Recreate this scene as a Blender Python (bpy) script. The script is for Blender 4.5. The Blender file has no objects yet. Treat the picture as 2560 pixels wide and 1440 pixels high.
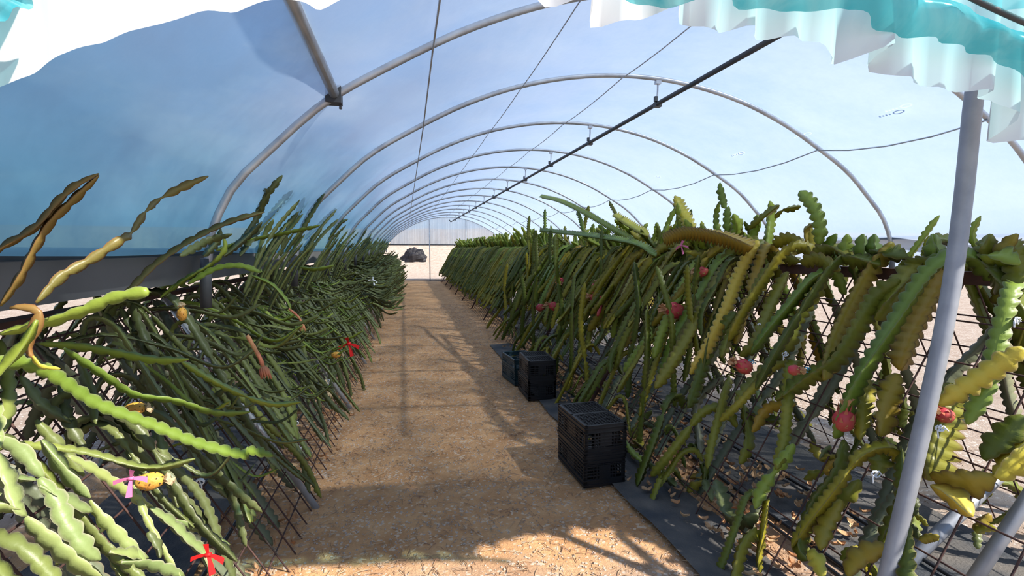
import bpy, math, random
from mathutils import Vector, Matrix, noise
C = bpy.context.scene.collection
sc = bpy.context.scene
PI = math.pi
random.seed(11)
# ---------------------------------------------------------------- camera, sky, sun, exposure
H = 1.62; FPX = 1250.0; PITCH = 0.07824; YAW = 0.210575
cam = bpy.data.cameras.new('camera'); cam.sensor_width = 36; cam.lens = 36*FPX/2560; cam.clip_end = 500; cam.clip_start = .05
co = bpy.data.objects.new('camera', cam); C.objects.link(co); co.location = (0, 0, H)
co.rotation_euler = (PI/2-PITCH, 0, -YAW); sc.camera = co
SUN_TO = Vector((.80, -.71, 1.0)).normalized()
sl = bpy.data.lights.new('sun', 'SUN'); sl.energy = 9.5; sl.angle = .016; sl.color = (1, .955, .88)
so = bpy.data.objects.new('sun', sl); C.objects.link(so); so.rotation_euler = SUN_TO.to_track_quat('Z', 'Y').to_euler(); so.location = SUN_TO*30
w = bpy.data.worlds.new('sky'); sc.world = w; w.use_nodes = True; nt = w.node_tree; nt.nodes.clear()
def N(nt, t, **kw):
    n = nt.nodes.new(t)
    for k, v in kw.items():
        if k.startswith('i_'): n.inputs[k[2:].replace('_', ' ')].default_value = v
        else: setattr(n, k, v)
    return n
def L(nt, a, b): nt.links.new(a, b)
tc = N(nt, 'ShaderNodeTexCoord'); sep = N(nt, 'ShaderNodeSeparateXYZ'); L(nt, tc.outputs['Generated'], sep.inputs[0])
rp = N(nt, 'ShaderNodeValToRGB'); L(nt, sep.outputs['Z'], rp.inputs[0])
e = rp.color_ramp.elements; e[0].position = 0; e[0].color = (.50, .66, .84, 1); e[1].position = .75; e[1].color = (.13, .28, .62, 1)
m_ = rp.color_ramp.elements.new(.25); m_.color = (.27, .47, .78, 1)
mp = N(nt, 'ShaderNodeMapping'); mp.inputs['Scale'].default_value = (1.0, 1.0, 2.6); L(nt, tc.outputs['Generated'], mp.inputs[0])
nz = N(nt, 'ShaderNodeTexNoise', i_Scale=2.1, i_Detail=7, i_Roughness=.6); L(nt, mp.outputs[0], nz.inputs['Vector'])
cr = N(nt, 'ShaderNodeValToRGB'); cr.color_ramp.elements[0].position = .47; cr.color_ramp.elements[1].position = .72; L(nt, nz.outputs['Fac'], cr.inputs[0])
mx = N(nt, 'ShaderNodeMixRGB'); mx.inputs[2].default_value = (.86, .88, .92, 1); L(nt, cr.outputs[0], mx.inputs[0]); L(nt, rp.outputs[0], mx.inputs[1])
bg = N(nt, 'ShaderNodeBackground'); bg.inputs[1].default_value = 1.25; L(nt, mx.outputs[0], bg.inputs[0])
wo = N(nt, 'ShaderNodeOutputWorld'); L(nt, bg.outputs[0], wo.inputs[0])
vs = sc.view_settings; vs.view_transform = 'Standard'; vs.look = 'None'; vs.gamma = 1; vs.use_curve_mapping = False; vs.exposure = 0.12
sc.cycles.transparent_max_bounces = 24; sc.cycles.max_bounces = 8; sc.cycles.diffuse_bounces = 4; sc.cycles.transmission_bounces = 6
# ---------------------------------------------------------------- helpers
def ray(px, py):
    x = (px-1280)/FPX; y = (720-py)/FPX
    c, s = math.cos(PITCH), math.sin(PITCH); Y = c+s*y; Z = -s+c*y
    c, s = math.cos(YAW), math.sin(YAW); return Vector((c*x+s*Y, -s*x+c*Y, Z))
def atY(px, py, Y): d = ray(px, py); return Vector((0, 0, H))+d*(Y/d.y)
def atX(px, py, X): d = ray(px, py); return Vector((0, 0, H))+d*(X/d.x)
def onR(px, py, off=.1):                 # the path-side slope of the right trellis
    d = ray(px, py); t = (1.70-off+.58*H)/(d.x-.58*d.z); return Vector((0, 0, H))+d*t
def onL(px, py, off=.1):
    d = ray(px, py); t = (-.6+off-.58*H)/(d.x+.58*d.z); return Vector((0, 0, H))+d*t
def mat(name, color, rough=.7, metal=0, noise_amt=0, scale=8, col2=None, bump=0, bscale=40, trans=0, rnd=0, spec=.3):
    m = bpy.data.materials.new(name); m.use_nodes = True; nt = m.node_tree; nt.nodes.clear()
    out = N(nt, 'ShaderNodeOutputMaterial'); b = N(nt, 'ShaderNodeBsdfPrincipled'); b.inputs['Roughness'].default_value = rough
    b.inputs['Metallic'].default_value = metal; b.inputs['Specular IOR Level'].default_value = spec
    col = N(nt, 'ShaderNodeRGB'); col.outputs[0].default_value = (*color, 1); src = col.outputs[0]
    tc = N(nt, 'ShaderNodeTexCoord')
    if col2:
        nz = N(nt, 'ShaderNodeTexNoise', i_Scale=scale, i_Detail=5); L(nt, tc.outputs['Object'], nz.inputs['Vector'])
        r = N(nt, 'ShaderNodeValToRGB'); r.color_ramp.elements[0].position = .35; r.color_ramp.elements[1].position = .65; L(nt, nz.outputs['Fac'], r.inputs[0])
        mx = N(nt, 'ShaderNodeMixRGB'); mx.inputs[2].default_value = (*col2, 1); L(nt, r.outputs[0], mx.inputs[0]); L(nt, src, mx.inputs[1]); src = mx.outputs[0]
    L(nt, src, b.inputs['Base Color']); sh = b.outputs[0]
    if bump:
        nb = N(nt, 'ShaderNodeTexNoise', i_Scale=bscale, i_Detail=4); L(nt, tc.outputs['Object'], nb.inputs['Vector'])
        bp = N(nt, 'ShaderNodeBump', i_Strength=bump, i_Distance=.02); L(nt, nb.outputs['Fac'], bp.inputs['Height']); L(nt, bp.outputs[0], b.inputs['Normal'])
    if trans:
        tl = N(nt, 'ShaderNodeBsdfTranslucent'); L(nt, src, tl.inputs[0]); ms = N(nt, 'ShaderNodeMixShader'); ms.inputs[0].default_value = trans
        L(nt, sh, ms.inputs[1]); L(nt, tl.outputs[0], ms.inputs[2]); sh = ms.outputs[0]
    L(nt, sh, out.inputs[0]); return m
def film_mat(name, tcol, dcol, transp, transl, gloss=.06, folds=1.0, dirt=True, neighbour_tint=False, refl=.35, patch=None):
    m = bpy.data.materials.new(name); m.use_nodes = True; nt = m.node_tree; nt.nodes.clear()
    out = N(nt, 'ShaderNodeOutputMaterial'); tc = N(nt, 'ShaderNodeTexCoord')
    tr = N(nt, 'ShaderNodeBsdfTransparent'); tr.inputs[0].default_value = (*tcol, 1)
    tl = N(nt, 'ShaderNodeBsdfTranslucent'); tl.inputs[0].default_value = (*dcol, 1)
    df = N(nt, 'ShaderNodeBsdfDiffuse'); df.inputs[0].default_value = (*dcol, 1)
    gl = N(nt, 'ShaderNodeBsdfGlossy'); gl.inputs['Roughness'].default_value = .18
    mp = N(nt, 'ShaderNodeMapping'); mp.inputs['Scale'].default_value = (1.6, .35, 1.6); L(nt, tc.outputs['Object'], mp.inputs[0])
    nb = N(nt, 'ShaderNodeTexNoise', i_Scale=2.2, i_Detail=3); L(nt, mp.outputs[0], nb.inputs['Vector'])
    bp = N(nt, 'ShaderNodeBump', i_Strength=.35*folds, i_Distance=.08); L(nt, nb.outputs['Fac'], bp.inputs['Height'])
    for s in (gl,): L(nt, bp.outputs[0], s.inputs['Normal'])
    if neighbour_tint:                                          # neighbouring tunnel's teal seen through, painted into the film colour low at left
        sx = N(nt, 'ShaderNodeSeparateXYZ'); L(nt, tc.outputs['Object'], sx.inputs[0]); na = N(nt, 'ShaderNodeTexNoise', i_Scale=1.1, i_Detail=3); L(nt, tc.outputs['Object'], na.inputs['Vector'])
        za = N(nt, 'ShaderNodeMath', operation='MULTIPLY_ADD'); za.inputs[1].default_value = .7; L(nt, na.outputs['Fac'], za.inputs[0]); L(nt, sx.outputs['Z'], za.inputs[2])
        g1 = N(nt, 'ShaderNodeMapRange'); g1.interpolation_type = 'SMOOTHSTEP'; g1.inputs['From Min'].default_value = 1.8; g1.inputs['From Max'].default_value = 3.0; g1.inputs['To Min'].default_value = 1; g1.inputs['To Max'].default_value = 0; L(nt, za.outputs[0], g1.inputs[0])
        g2 = N(nt, 'ShaderNodeMapRange'); g2.inputs['From Min'].default_value = 0; g2.inputs['From Max'].default_value = 1; g2.inputs['To Min'].default_value = 1; g2.inputs['To Max'].default_value = 0; L(nt, sx.outputs['X'], g2.inputs[0])
        mu = N(nt, 'ShaderNodeMath', operation='MULTIPLY'); L(nt, g1.outputs[0], mu.inputs[0]); L(nt, g2.outputs[0], mu.inputs[1])
        for sh_, c_ in ((tr, tcol), (tl, dcol), (df, dcol)):
            mc = N(nt, 'ShaderNodeMixRGB'); mc.inputs[1].default_value = (*c_, 1); mc.inputs[2].default_value = (c_[0]*.50, c_[1]*.88, c_[2]*.86, 1); L(nt, mu.outputs[0], mc.inputs[0]); L(nt, mc.outputs[0], sh_.inputs[0])
    if patch:
        pn = N(nt, 'ShaderNodeTexNoise', i_Scale=5, i_Detail=6, i_Distortion=1.2); L(nt, tc.outputs['Object'], pn.inputs['Vector'])
        pr = N(nt, 'ShaderNodeValToRGB'); pr.color_ramp.elements[0].position = .42; pr.color_ramp.elements[1].position = .66; pr.color_ramp.elements[0].color = (*dcol, 1); pr.color_ramp.elements[1].color = (*patch, 1); L(nt, pn.outputs['Fac'], pr.inputs[0])
        L(nt, pr.outputs[0], tl.inputs[0]); L(nt, pr.outputs[0], df.inputs[0])
    m1 = N(nt, 'ShaderNodeMixShader'); m1.inputs[0].default_value = refl; L(nt, tl.outputs[0], m1.inputs[1]); L(nt, df.outputs[0], m1.inputs[2])
    m2 = N(nt, 'ShaderNodeMixShader')
    if dirt:
        nd = N(nt, 'ShaderNodeTexNoise', i_Scale=1.3, i_Detail=8, i_Roughness=.65); L(nt, tc.outputs['Object'], nd.inputs['Vector'])
        mr = N(nt, 'ShaderNodeMapRange'); mr.inputs['From Min'].default_value = .3; mr.inputs['From Max'].default_value = .75
        mr.inputs['To Min'].default_value = transl*.75; mr.inputs['To Max'].default_value = min(1, transl*1.3); L(nt, nd.outputs['Fac'], mr.inputs[0]); L(nt, mr.outputs[0], m2.inputs[0])
    else: m2.inputs[0].default_value = transl
    L(nt, tr.outputs[0], m2.inputs[1]); L(nt, m1.outputs[0], m2.inputs[2])
    m3 = N(nt, 'ShaderNodeMixShader'); m3.inputs[0].default_value = gloss; L(nt, m2.outputs[0], m3.inputs[1]); L(nt, gl.outputs[0], m3.inputs[2])
    L(nt, m3.outputs[0], out.inputs[0]); return m
def stem_mat(name, stops, edge, trans=.22):
    m = bpy.data.materials.new(name); m.use_nodes = True; nt = m.node_tree; nt.nodes.clear()
    out = N(nt, 'ShaderNodeOutputMaterial'); b = N(nt, 'ShaderNodeBsdfPrincipled'); b.inputs['Roughness'].default_value = .42; b.inputs['Specular IOR Level'].default_value = .4
    oi = N(nt, 'ShaderNodeObjectInfo'); tc = N(nt, 'ShaderNodeTexCoord')
    nz = N(nt, 'ShaderNodeTexNoise', i_Scale=5, i_Detail=4); L(nt, tc.outputs['Object'], nz.inputs['Vector'])
    ma = N(nt, 'ShaderNodeMath', operation='MULTIPLY_ADD'); ma.inputs[1].default_value = .55; L(nt, nz.outputs['Fac'], ma.inputs[0])
    mb = N(nt, 'ShaderNodeMath', operation='MULTIPLY_ADD'); mb.inputs[1].default_value = .75; mb.inputs[2].default_value = -.15; L(nt, oi.outputs['Random'], mb.inputs[0]); L(nt, mb.outputs[0], ma.inputs[2])
    r = N(nt, 'ShaderNodeValToRGB'); L(nt, ma.outputs[0], r.inputs[0]); el = r.color_ramp.elements
    el[0].position = stops[0][0]; el[0].color = (*stops[0][1], 1); el[1].position = stops[-1][0]; el[1].color = (*stops[-1][1], 1)
    for p, c in stops[1:-1]: q = el.new(p); q.color = (*c, 1)
    at = N(nt, 'ShaderNodeAttribute', attribute_name='rib'); pw = N(nt, 'ShaderNodeMath', operation='POWER'); pw.inputs[1].default_value = 7; L(nt, at.outputs['Fac'], pw.inputs[0])
    mx = N(nt, 'ShaderNodeMixRGB'); mx.inputs[2].default_value = (*edge, 1); L(nt, pw.outputs[0], mx.inputs[0]); L(nt, r.outputs[0], mx.inputs[1])
    nb = N(nt, 'ShaderNodeTexNoise', i_Scale=45, i_Detail=3); L(nt, tc.outputs['Object'], nb.inputs['Vector'])
    bp = N(nt, 'ShaderNodeBump', i_Strength=.25, i_Distance=.006); L(nt, nb.outputs['Fac'], bp.inputs['Height']); L(nt, bp.outputs[0], b.inputs['Normal'])
    L(nt, mx.outputs[0], b.inputs['Base Color'])
    tl = N(nt, 'ShaderNodeBsdfTranslucent'); L(nt, mx.outputs[0], tl.inputs[0]); ms = N(nt, 'ShaderNodeMixShader'); ms.inputs[0].default_value = trans
    L(nt, b.outputs[0], ms.inputs[1]); L(nt, tl.outputs[0], ms.inputs[2]); L(nt, ms.outputs[0], out.inputs[0]); return m
class MB:
    def __init__(s): s.v = []; s.f = []; s.a = None
    def add(s, v, f): o = len(s.v); s.v += [tuple(p) for p in v]; s.f += [tuple(i+o for i in q) for q in f]
    def box(s, lo, hi):
        x0, y0, z0 = lo; x1, y1, z1 = hi
        s.add([(x0,y0,z0),(x1,y0,z0),(x1,y1,z0),(x0,y1,z0),(x0,y0,z1),(x1,y0,z1),(x1,y1,z1),(x0,y1,z1)],
              [(0,3,2,1),(4,5,6,7),(0,1,5,4),(1,2,6,5),(2,3,7,6),(3,0,4,7)])
    def tube(s, pts, r, n=8, cap=True):
        pts = [Vector(p) for p in pts]; rs = r if isinstance(r, (list, tuple)) else [r]*len(pts)
        vs = []; t0 = (pts[1]-pts[0]).normalized(); up = Vector((0, 0, 1)) if abs(t0.z) < .9 else Vector((1, 0, 0))
        nrm = (up-t0*up.dot(t0)).normalized()
        for i, p in enumerate(pts):
            t = (pts[min(i+1, len(pts)-1)]-pts[max(i-1, 0)]).normalized(); nrm = (nrm-t*nrm.dot(t)).normalized(); b = t.cross(nrm)
            for k in range(n): a = 2*PI*k/n; vs.append(p+(nrm*math.cos(a)+b*math.sin(a))*rs[i])
        f = [(i*n+k, i*n+(k+1) % n, (i+1)*n+(k+1) % n, (i+1)*n+k) for i in range(len(pts)-1) for k in range(n)]
        if cap: f += [tuple(range(n))[::-1], tuple((len(pts)-1)*n+k for k in range(n))]
        s.add(vs, f)
    def mesh(s, name, m, smooth=False):
        me = bpy.data.meshes.new(name); me.from_pydata(s.v, [], s.f)
        if m: me.materials.append(m)
        if smooth: me.polygons.foreach_set('use_smooth', [True]*len(me.polygons))
        if s.a is not None:
            at = me.attributes.new('rib', 'FLOAT', 'POINT'); at.data.foreach_set('value', s.a)
        me.update(); return me
    def build(s, name, m, parent=None, smooth=False):
        return link(name, s.mesh(name, m, smooth), parent)
def link(name, me, parent=None, loc=None, rot=None, scl=None):
    o = bpy.data.objects.new(name, me); C.objects.link(o)
    if parent: o.parent = parent
    if loc is not None: o.location = loc
    if rot is not None: o.rotation_euler = rot
    if scl is not None: o.scale = scl
    return o
def tag(o, label=None, cat=None, group=None, kind=None):
    if label: o['label'] = label
    if cat: o['category'] = cat
    if group: o['group'] = group
    if kind: o['kind'] = kind
    return o
def thing(name, label, cat, loc=(0, 0, 0), group=None, rz=0):
    o = bpy.data.objects.new(name, None); C.objects.link(o); o.location = loc; o.rotation_euler = (0, 0, rz); o.empty_display_size = .1
    return tag(o, label, cat, group)
def world_part(name, mb, m, parent, smooth=True):      # geometry given in world space, parented to an unrotated thing
    o = mb.build(name, m, parent, smooth); o.location = -parent.location; return o
def spline(P, n):
    P = [Vector(p) for p in P]
    if len(P) == 2: return [P[0].lerp(P[1], i/(n-1)) for i in range(n)]
    Q = [P[0]*2-P[1]]+P+[P[-1]*2-P[-2]]; ln = [0]
    for i in range(1, len(P)): ln.append(ln[-1]+(P[i]-P[i-1]).length)
    out = []
    for k in range(n):
        d = ln[-1]*k/(n-1); i = 0
        while i < len(P)-2 and d > ln[i+1]: i += 1
        t = (d-ln[i])/max(1e-6, ln[i+1]-ln[i]); a, b, c, e = Q[i:i+4]
        out.append(.5*((2*b)+(c-a)*t+(2*a-5*b+4*c-e)*t*t+(3*b-a-3*c+e)*t*t*t))
    return out
# ---------------------------------------------------------------- materials
M = {}
M['steel'] = mat('galvanised steel', (.50, .52, .55), .40, .45, col2=(.36, .37, .40), scale=9)
M['pole'] = mat('galvanised pole', (.33, .34, .37), .5, .45, col2=(.27, .28, .31), scale=14)
M['dark_pipe'] = mat('dark grey pipe', (.045, .05, .055), .55, col2=(.07, .07, .075))
M['rebar'] = mat('rusty rebar', (.045, .026, .026), .7, .2, col2=(.09, .045, .035), scale=30)
M['rust'] = mat('rusty rail', (.11, .05, .035), .8, .1, col2=(.05, .03, .03), scale=12)
M['black'] = mat('black plastic', (.008, .008, .010), .38, spec=.5)
M['green_crate'] = mat('dark teal plastic', (.018, .045, .055), .45, spec=.5)
M['gutter'] = mat('grey gutter metal', (.16, .165, .17), .6, .3, col2=(.12, .125, .13), scale=2)
M['cloth'] = mat('woven weed cloth', (.040, .044, .050), .9, col2=(.12, .105, .09), scale=3.5, bump=.4, bscale=70)
M['string'] = mat('white string', (.7, .72, .75), .7)
M['bluestring'] = mat('blue string', (.12, .42, .60), .7)
M['pinkribbon'] = mat('pink ribbon', (.75, .22, .42), .6, trans=.3)
M['redribbon'] = mat('red ribbon', (.75, .02, .02), .5, trans=.2)
M['straw'] = mat('straw', (.42, .30, .19), .9, col2=(.28, .15, .09), scale=3)
M['dry'] = mat('dry leaf', (.42, .20, .09), .9, col2=(.50, .34, .19), scale=6)
M['pebble'] = mat('pebble', (.30, .21, .15), .9, col2=(.48, .38, .31), scale=2.2)
M['fruit'] = mat('red fruit skin', (.52, .035, .07), .45, col2=(.44, .09, .06), scale=14, trans=.08)
M['yfruit'] = mat('yellow fruit skin', (.72, .42, .06), .5, col2=(.60, .26, .05), scale=12, bump=.5, bscale=30)
M['scale'] = mat('fruit scale', (.55, .09, .08), .6, col2=(.45, .32, .12), scale=10, trans=.2)
M['wilt'] = mat('wilted flower red', (.60, .17, .11), .7, col2=(.68, .38, .16), scale=8, trans=.2)
M['wiltpale'] = mat('wilted flower pale', (.60, .45, .26), .8, trans=.2)
M['blackpile'] = mat('black sheet', (.012, .010, .012), .6, bump=.8, bscale=6)
M['thorn'] = mat('thorn', (.05, .03, .02), .8)
M['white'] = mat('faint white print', (.85, .88, .92), .8, trans=.9)
M['film'] = film_mat('greenhouse film', (.80, .90, .97), (.36, .44, .57), .6, .86, gloss=.05, neighbour_tint=True)
M['teal_far'] = film_mat('teal net far', (.52, .90, .93), (.20, .62, .68), .6, .30, gloss=.02)
M['teal'] = film_mat('teal net', (.30, .86, .90), (.05, .38, .44), .5, .8, gloss=.05, refl=.6, patch=(.30, .58, .60))
M['whitesheet'] = film_mat('white fleece', (.88, .92, .96), (.80, .79, .78), .3, 1.0, gloss=.03, dirt=False, refl=.7)
M['curtain'] = film_mat('end curtain film', (.85, .90, .93), (.80, .85, .87), .4, .7, gloss=.06)
G1, G2, G3, G4, G5 = (.028, .085, .022), (.065, .16, .028), (.15, .26, .035), (.34, .40, .045), (.60, .46, .05)
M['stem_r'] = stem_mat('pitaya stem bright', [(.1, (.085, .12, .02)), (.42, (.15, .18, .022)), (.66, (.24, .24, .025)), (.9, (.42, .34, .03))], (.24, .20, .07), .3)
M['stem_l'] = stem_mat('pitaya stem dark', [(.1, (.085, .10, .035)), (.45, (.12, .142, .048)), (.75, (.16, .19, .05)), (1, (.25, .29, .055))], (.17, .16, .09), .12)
M['stem_green'] = stem_mat('pitaya stem light green', [(.1, (.14, .22, .028)), (.6, (.22, .30, .04)), (1, (.32, .38, .05))], (.24, .27, .12), .2)
M['stem_sunlit'] = stem_mat('pitaya stem sunlit top', [(.1, (.22, .32, .04)), (.6, (.38, .45, .06)), (1, (.50, .52, .08))], (.40, .40, .16), .4)  # sunlight on the ridge tops put into a lighter green
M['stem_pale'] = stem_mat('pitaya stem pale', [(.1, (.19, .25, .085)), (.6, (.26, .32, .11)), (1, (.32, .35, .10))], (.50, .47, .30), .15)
M['stem_yellow'] = stem_mat('pitaya stem yellow', [(.1, (.42, .42, .05)), (.6, (.60, .50, .06)), (1, (.66, .46, .08))], (.55, .45, .20), .25)
M['stem_ochre'] = stem_mat('pitaya stem ochre', [(.1, (.20, .21, .03)), (.6, (.32, .26, .03)), (1, (.42, .24, .03))], (.20, .12, .05), .25)
M['stem_brown'] = stem_mat('pitaya stem brown', [(.1, (.13, .13, .03)), (.6, (.22, .16, .04)), (1, (.30, .14, .04))], (.22, .08, .04), .15)
M['stem_grey'] = stem_mat('pitaya trunk grey green', [(.1, (.11, .13, .08)), (.6, (.15, .17, .10)), (1, (.20, .19, .11))], (.22, .18, .12), .05)
# ---------------------------------------------------------------- ground
gm = bpy.data.materials.new('gravel soil'); gm.use_nodes = True; nt = gm.node_tree; b = nt.nodes['Principled BSDF']; b.inputs['Roughness'].default_value = .95; b.inputs['Specular IOR Level'].default_value = .1
tc = N(nt, 'ShaderNodeTexCoord'); sp = N(nt, 'ShaderNodeSeparateXYZ')
nw = N(nt, 'ShaderNodeTexNoise', i_Scale=1.6, i_Detail=5); L(nt, tc.outputs['Object'], nw.inputs['Vector'])
vm = N(nt, 'ShaderNodeVectorMath', operation='MULTIPLY_ADD'); L(nt, nw.outputs['Color'], vm.inputs[0]); vm.inputs[1].default_value = (.8, .8, 0); L(nt, tc.outputs['Object'], vm.inputs[2]); L(nt, vm.outputs[0], sp.inputs[0])
def band(sock, lo, hi, soft):
    a = N(nt, 'ShaderNodeMapRange'); a.inputs['From Min'].default_value = lo-soft; a.inputs['From Max'].default_value = lo+soft; L(nt, sock, a.inputs[0])
    c = N(nt, 'ShaderNodeMapRange'); c.inputs['From Min'].default_value = hi-soft; c.inputs['From Max'].default_value = hi+soft; c.inputs['To Min'].default_value = 1; c.inputs['To Max'].default_value = 0; L(nt, sock, c.inputs[0])
    mm = N(nt, 'ShaderNodeMath', operation='MULTIPLY'); L(nt, a.outputs[0], mm.inputs[0]); L(nt, c.outputs[0], mm.inputs[1]); return mm.outputs[0]
mask = N(nt, 'ShaderNodeMath', operation='MULTIPLY'); L(nt, band(sp.outputs['X'], -1.9, 3.2, .35), mask.inputs[0]); L(nt, band(sp.outputs['Y'], 2.6, 27.3, .3), mask.inputs[1])
def speck(c1, c2, c3, sc1, sc2):
    v = N(nt, 'ShaderNodeTexVoronoi', i_Scale=sc1); L(nt, tc.outputs['Object'], v.inputs['Vector']); r1 = N(nt, 'ShaderNodeSeparateColor'); L(nt, v.outputs['Color'], r1.inputs[0])
    n1 = N(nt, 'ShaderNodeTexNoise', i_Scale=sc2, i_Detail=8, i_Roughness=.7); L(nt, tc.outputs['Object'], n1.inputs['Vector'])
    r = N(nt, 'ShaderNodeValToRGB'); r.color_ramp.elements[0].color = (*c1, 1); r.color_ramp.elements[0].position = .36; r.color_ramp.elements[1].color = (*c2, 1); r.color_ramp.elements[1].position = .68; L(nt, n1.outputs['Fac'], r.inputs[0])
    r2 = N(nt, 'ShaderNodeValToRGB'); r2.color_ramp.elements[0].position = .88; r2.color_ramp.elements[1].position = .93; L(nt, r1.outputs[0], r2.inputs[0])
    x = N(nt, 'ShaderNodeMixRGB'); x.inputs[2].default_value = (*c3, 1); L(nt, r2.outputs[0], x.inputs[0]); L(nt, r.outputs[0], x.inputs[1]); return x.outputs[0]
inn = speck((.52, .265, .12), (.74, .42, .205), (.70, .50, .34), 60, 3.2)
outc = speck((.34, .25, .19), (.47, .38, .31), (.60, .52, .46), 60, 4)
mx = N(nt, 'ShaderNodeMixRGB'); L(nt, mask.outputs[0], mx.inputs[0]); L(nt, outc, mx.inputs[1]); L(nt, inn, mx.inputs[2]); L(nt, mx.outputs[0], b.inputs['Base Color'])
nb = N(nt, 'ShaderNodeTexNoise', i_Scale=55, i_Detail=6, i_Roughness=.7); L(nt, tc.outputs['Object'], nb.inputs['Vector'])
bp = N(nt, 'ShaderNodeBump', i_Strength=.75, i_Distance=.03); L(nt, nb.outputs['Fac'], bp.inputs['Height']); L(nt, bp.outputs[0], b.inputs['Normal'])
mb = MB(); xs = [-80, -40, -20, -10, -6]+[-4+i*.25 for i in range(48)]+[10, 20, 40, 80]; ys = [-20, -8, -3]+[i*.25 for i in range(112)]+[29, 30, 31, 32, 34, 36, 38, 40, 42, 46, 60, 90]
def gz(x, y):
    z = .012*noise.noise((x*1.3, y*1.3, 0))+.006*noise.noise((x*5, y*5, 3))
    if y > 30: t = min(1, (y-30)/14); z += 3.4*t*t*(3-2*t)+.25*t*noise.noise((x*.4, y*.4, 7))
    return z
nx = len(xs)
mb.add([(x, y, gz(x, y)) for y in ys for x in xs], [(j*nx+i, j*nx+i+1, (j+1)*nx+i+1, (j+1)*nx+i) for j in range(len(ys)-1) for i in range(nx-1)])
tag(mb.build('floor', gm, smooth=True), 'brown gravelly soil path and pale gravel ground', kind='structure')
# ---------------------------------------------------------------- tunnel profile
CX = 2.12
PROF = [(-3.02, 1.45), (-2.99, 1.62), (-2.97, 1.73), (-2.86, 1.95), (-2.68, 2.14), (-2.40, 2.40), (-2.05, 2.62), (-1.6, 2.86), (-1.1, 3.05), (-.55, 3.17), (0, 3.21)]
PROF = PROF+[(-x, z) for x, z in PROF[-2::-1]]
PR = spline([Vector((x, 0, z)) for x, z in PROF], 61)
HY = [2.9, 4.42]+[4.42+1.755*i for i in range(1, 13)]
YEND = HY[-1]; print('YEND', YEND)
def hoop_pts(y, c=CX, out=0, n=61):
    r = []
    for p in PR:
        d = Vector((p.x, 0, p.z-1.3)).normalized(); r.append(Vector((c+p.x+d.x*out, y, p.z+d.z*out)))
    return r
FY0 = lambda x: 1.15
hc = lambda y: 1.99 if y < 3 else CX
# film over the tunnel: a grid sagging slightly between the hoops
mb = MB(); cols = [p for p in hoop_pts(0, 0, .022) if p.z > 1.63]; cols = [Vector((cols[0].x-.012, 0, 1.61))]+cols+[Vector((cols[-1].x+.03, 0, 1.42))]; nu = len(cols); rows = []
yy = []
for a, bb in zip([2.9]+HY[1:-1], HY[1:]):
    for k in range(6): yy.append(a+(bb-a)*k/6)
yy.append(YEND)
front = 10
for j in range(front):
    t = j/front
    for p in cols:
        x = p.x+hc(2.9); y0 = FY0(x); y = y0+(2.9-y0)*t; sag = math.sin(PI*t)*.02
        rows.append((x*(1)-p.x*sag*.3, y, p.z-sag+.012*noise.noise((x*1.2, y*1.5, 1))))
for y in yy:
    near = min(abs(y-h) for h in HY); s = min(1, near/.45)*.022
    c = 1.99+(CX-1.99)*min(1, (y-2.9)/1.52)
    for p in cols:
        rows.append((p.x+c-p.x*s*.35, y, p.z-s*.8+.008*noise.noise(((p.x+c)*1.4, y*1.4, 4))*min(1, near*4)))
nr = front+len(yy)
mb.add(rows, [(j*nu+i, j*nu+i+1, (j+1)*nu+i+1, (j+1)*nu+i) for j in range(nr-1) for i in range(nu-1)])
ceil = tag(mb.build('ceiling', M['film'], smooth=True), 'translucent film stretched over the tunnel hoops', kind='structure')
for k in range(14):                                   # faint repeated print marks on the film
    y = 3.35+k*1.0; i = 44; p = cols[i]; q = cols[i+1]; u = (Vector(q)-Vector(p)).normalized(); n_ = Vector((-u.z, 0, u.x))
    c0 = Vector((p.x+CX, y, p.z))+n_*-.012; m2 = MB()
    for r_ in (.05, ):
        ring = [c0+u*(.022*math.cos(a*PI/8))+Vector((0, 1, 0))*(.05*math.sin(a*PI/8)) for a in range(16)]; ring2 = [c0+u*(.013*math.cos(a*PI/8))+Vector((0, 1, 0))*(.036*math.sin(a*PI/8)) for a in range(16)]
        m2.add(ring+ring2, [(a, (a+1) % 16, 16+(a+1) % 16, 16+a) for a in range(16)])
    for g_ in range(4):
        a0 = c0+Vector((0, .07+g_*.03, 0)); m2.add([a0-u*.008, a0+u*.008, a0+u*.008+Vector((0, .016, 0)), a0-u*.008+Vector((0, .016, 0))], [(0, 1, 2, 3)])
    o = m2.build('print_mark', M['white'], ceil)
# hoops
ORD = ['first', 'second', 'third', 'fourth', 'fifth', 'sixth', 'seventh', 'eighth', 'ninth', 'tenth', 'eleventh', 'twelfth', 'thirteenth', 'fourteenth', 'fifteenth', 'sixteenth']
names = ['galvanised steel hoop nearest the entrance, its left leg beside the near bracket', 'second galvanised steel hoop from the entrance', 'third galvanised steel hoop from the entrance', 'fourth galvanised steel hoop from the entrance', 'fifth galvanised steel hoop from the entrance']
for i, y in enumerate(HY):
    last = i == len(HY)-1
    lab = names[i] if i < 5 else ('steel arch framing the pleated end curtain' if last else f'{ORD[i]} steel hoop from the entrance, thin and deep in the tunnel')
    t = thing('hoop', lab, 'hoop', (hc(y), y, 1.5), 'steel hoops of the tunnel')
    mb = MB(); P = hoop_pts(y, hc(y)); mb.tube(P, .021, 10 if i < 4 else 6); world_part('arch', mb, M['steel'], t)
    if i < 6:
        for s_ in (1, -1):
            m3 = MB(); p = P[0] if s_ == 1 else P[-1]; m3.tube([p-Vector((0, 0, .14)), p+Vector((s_*.01, 0, .12))], .028, 8); world_part('foot_sleeve', m3, M['dark_pipe'], t)
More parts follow.
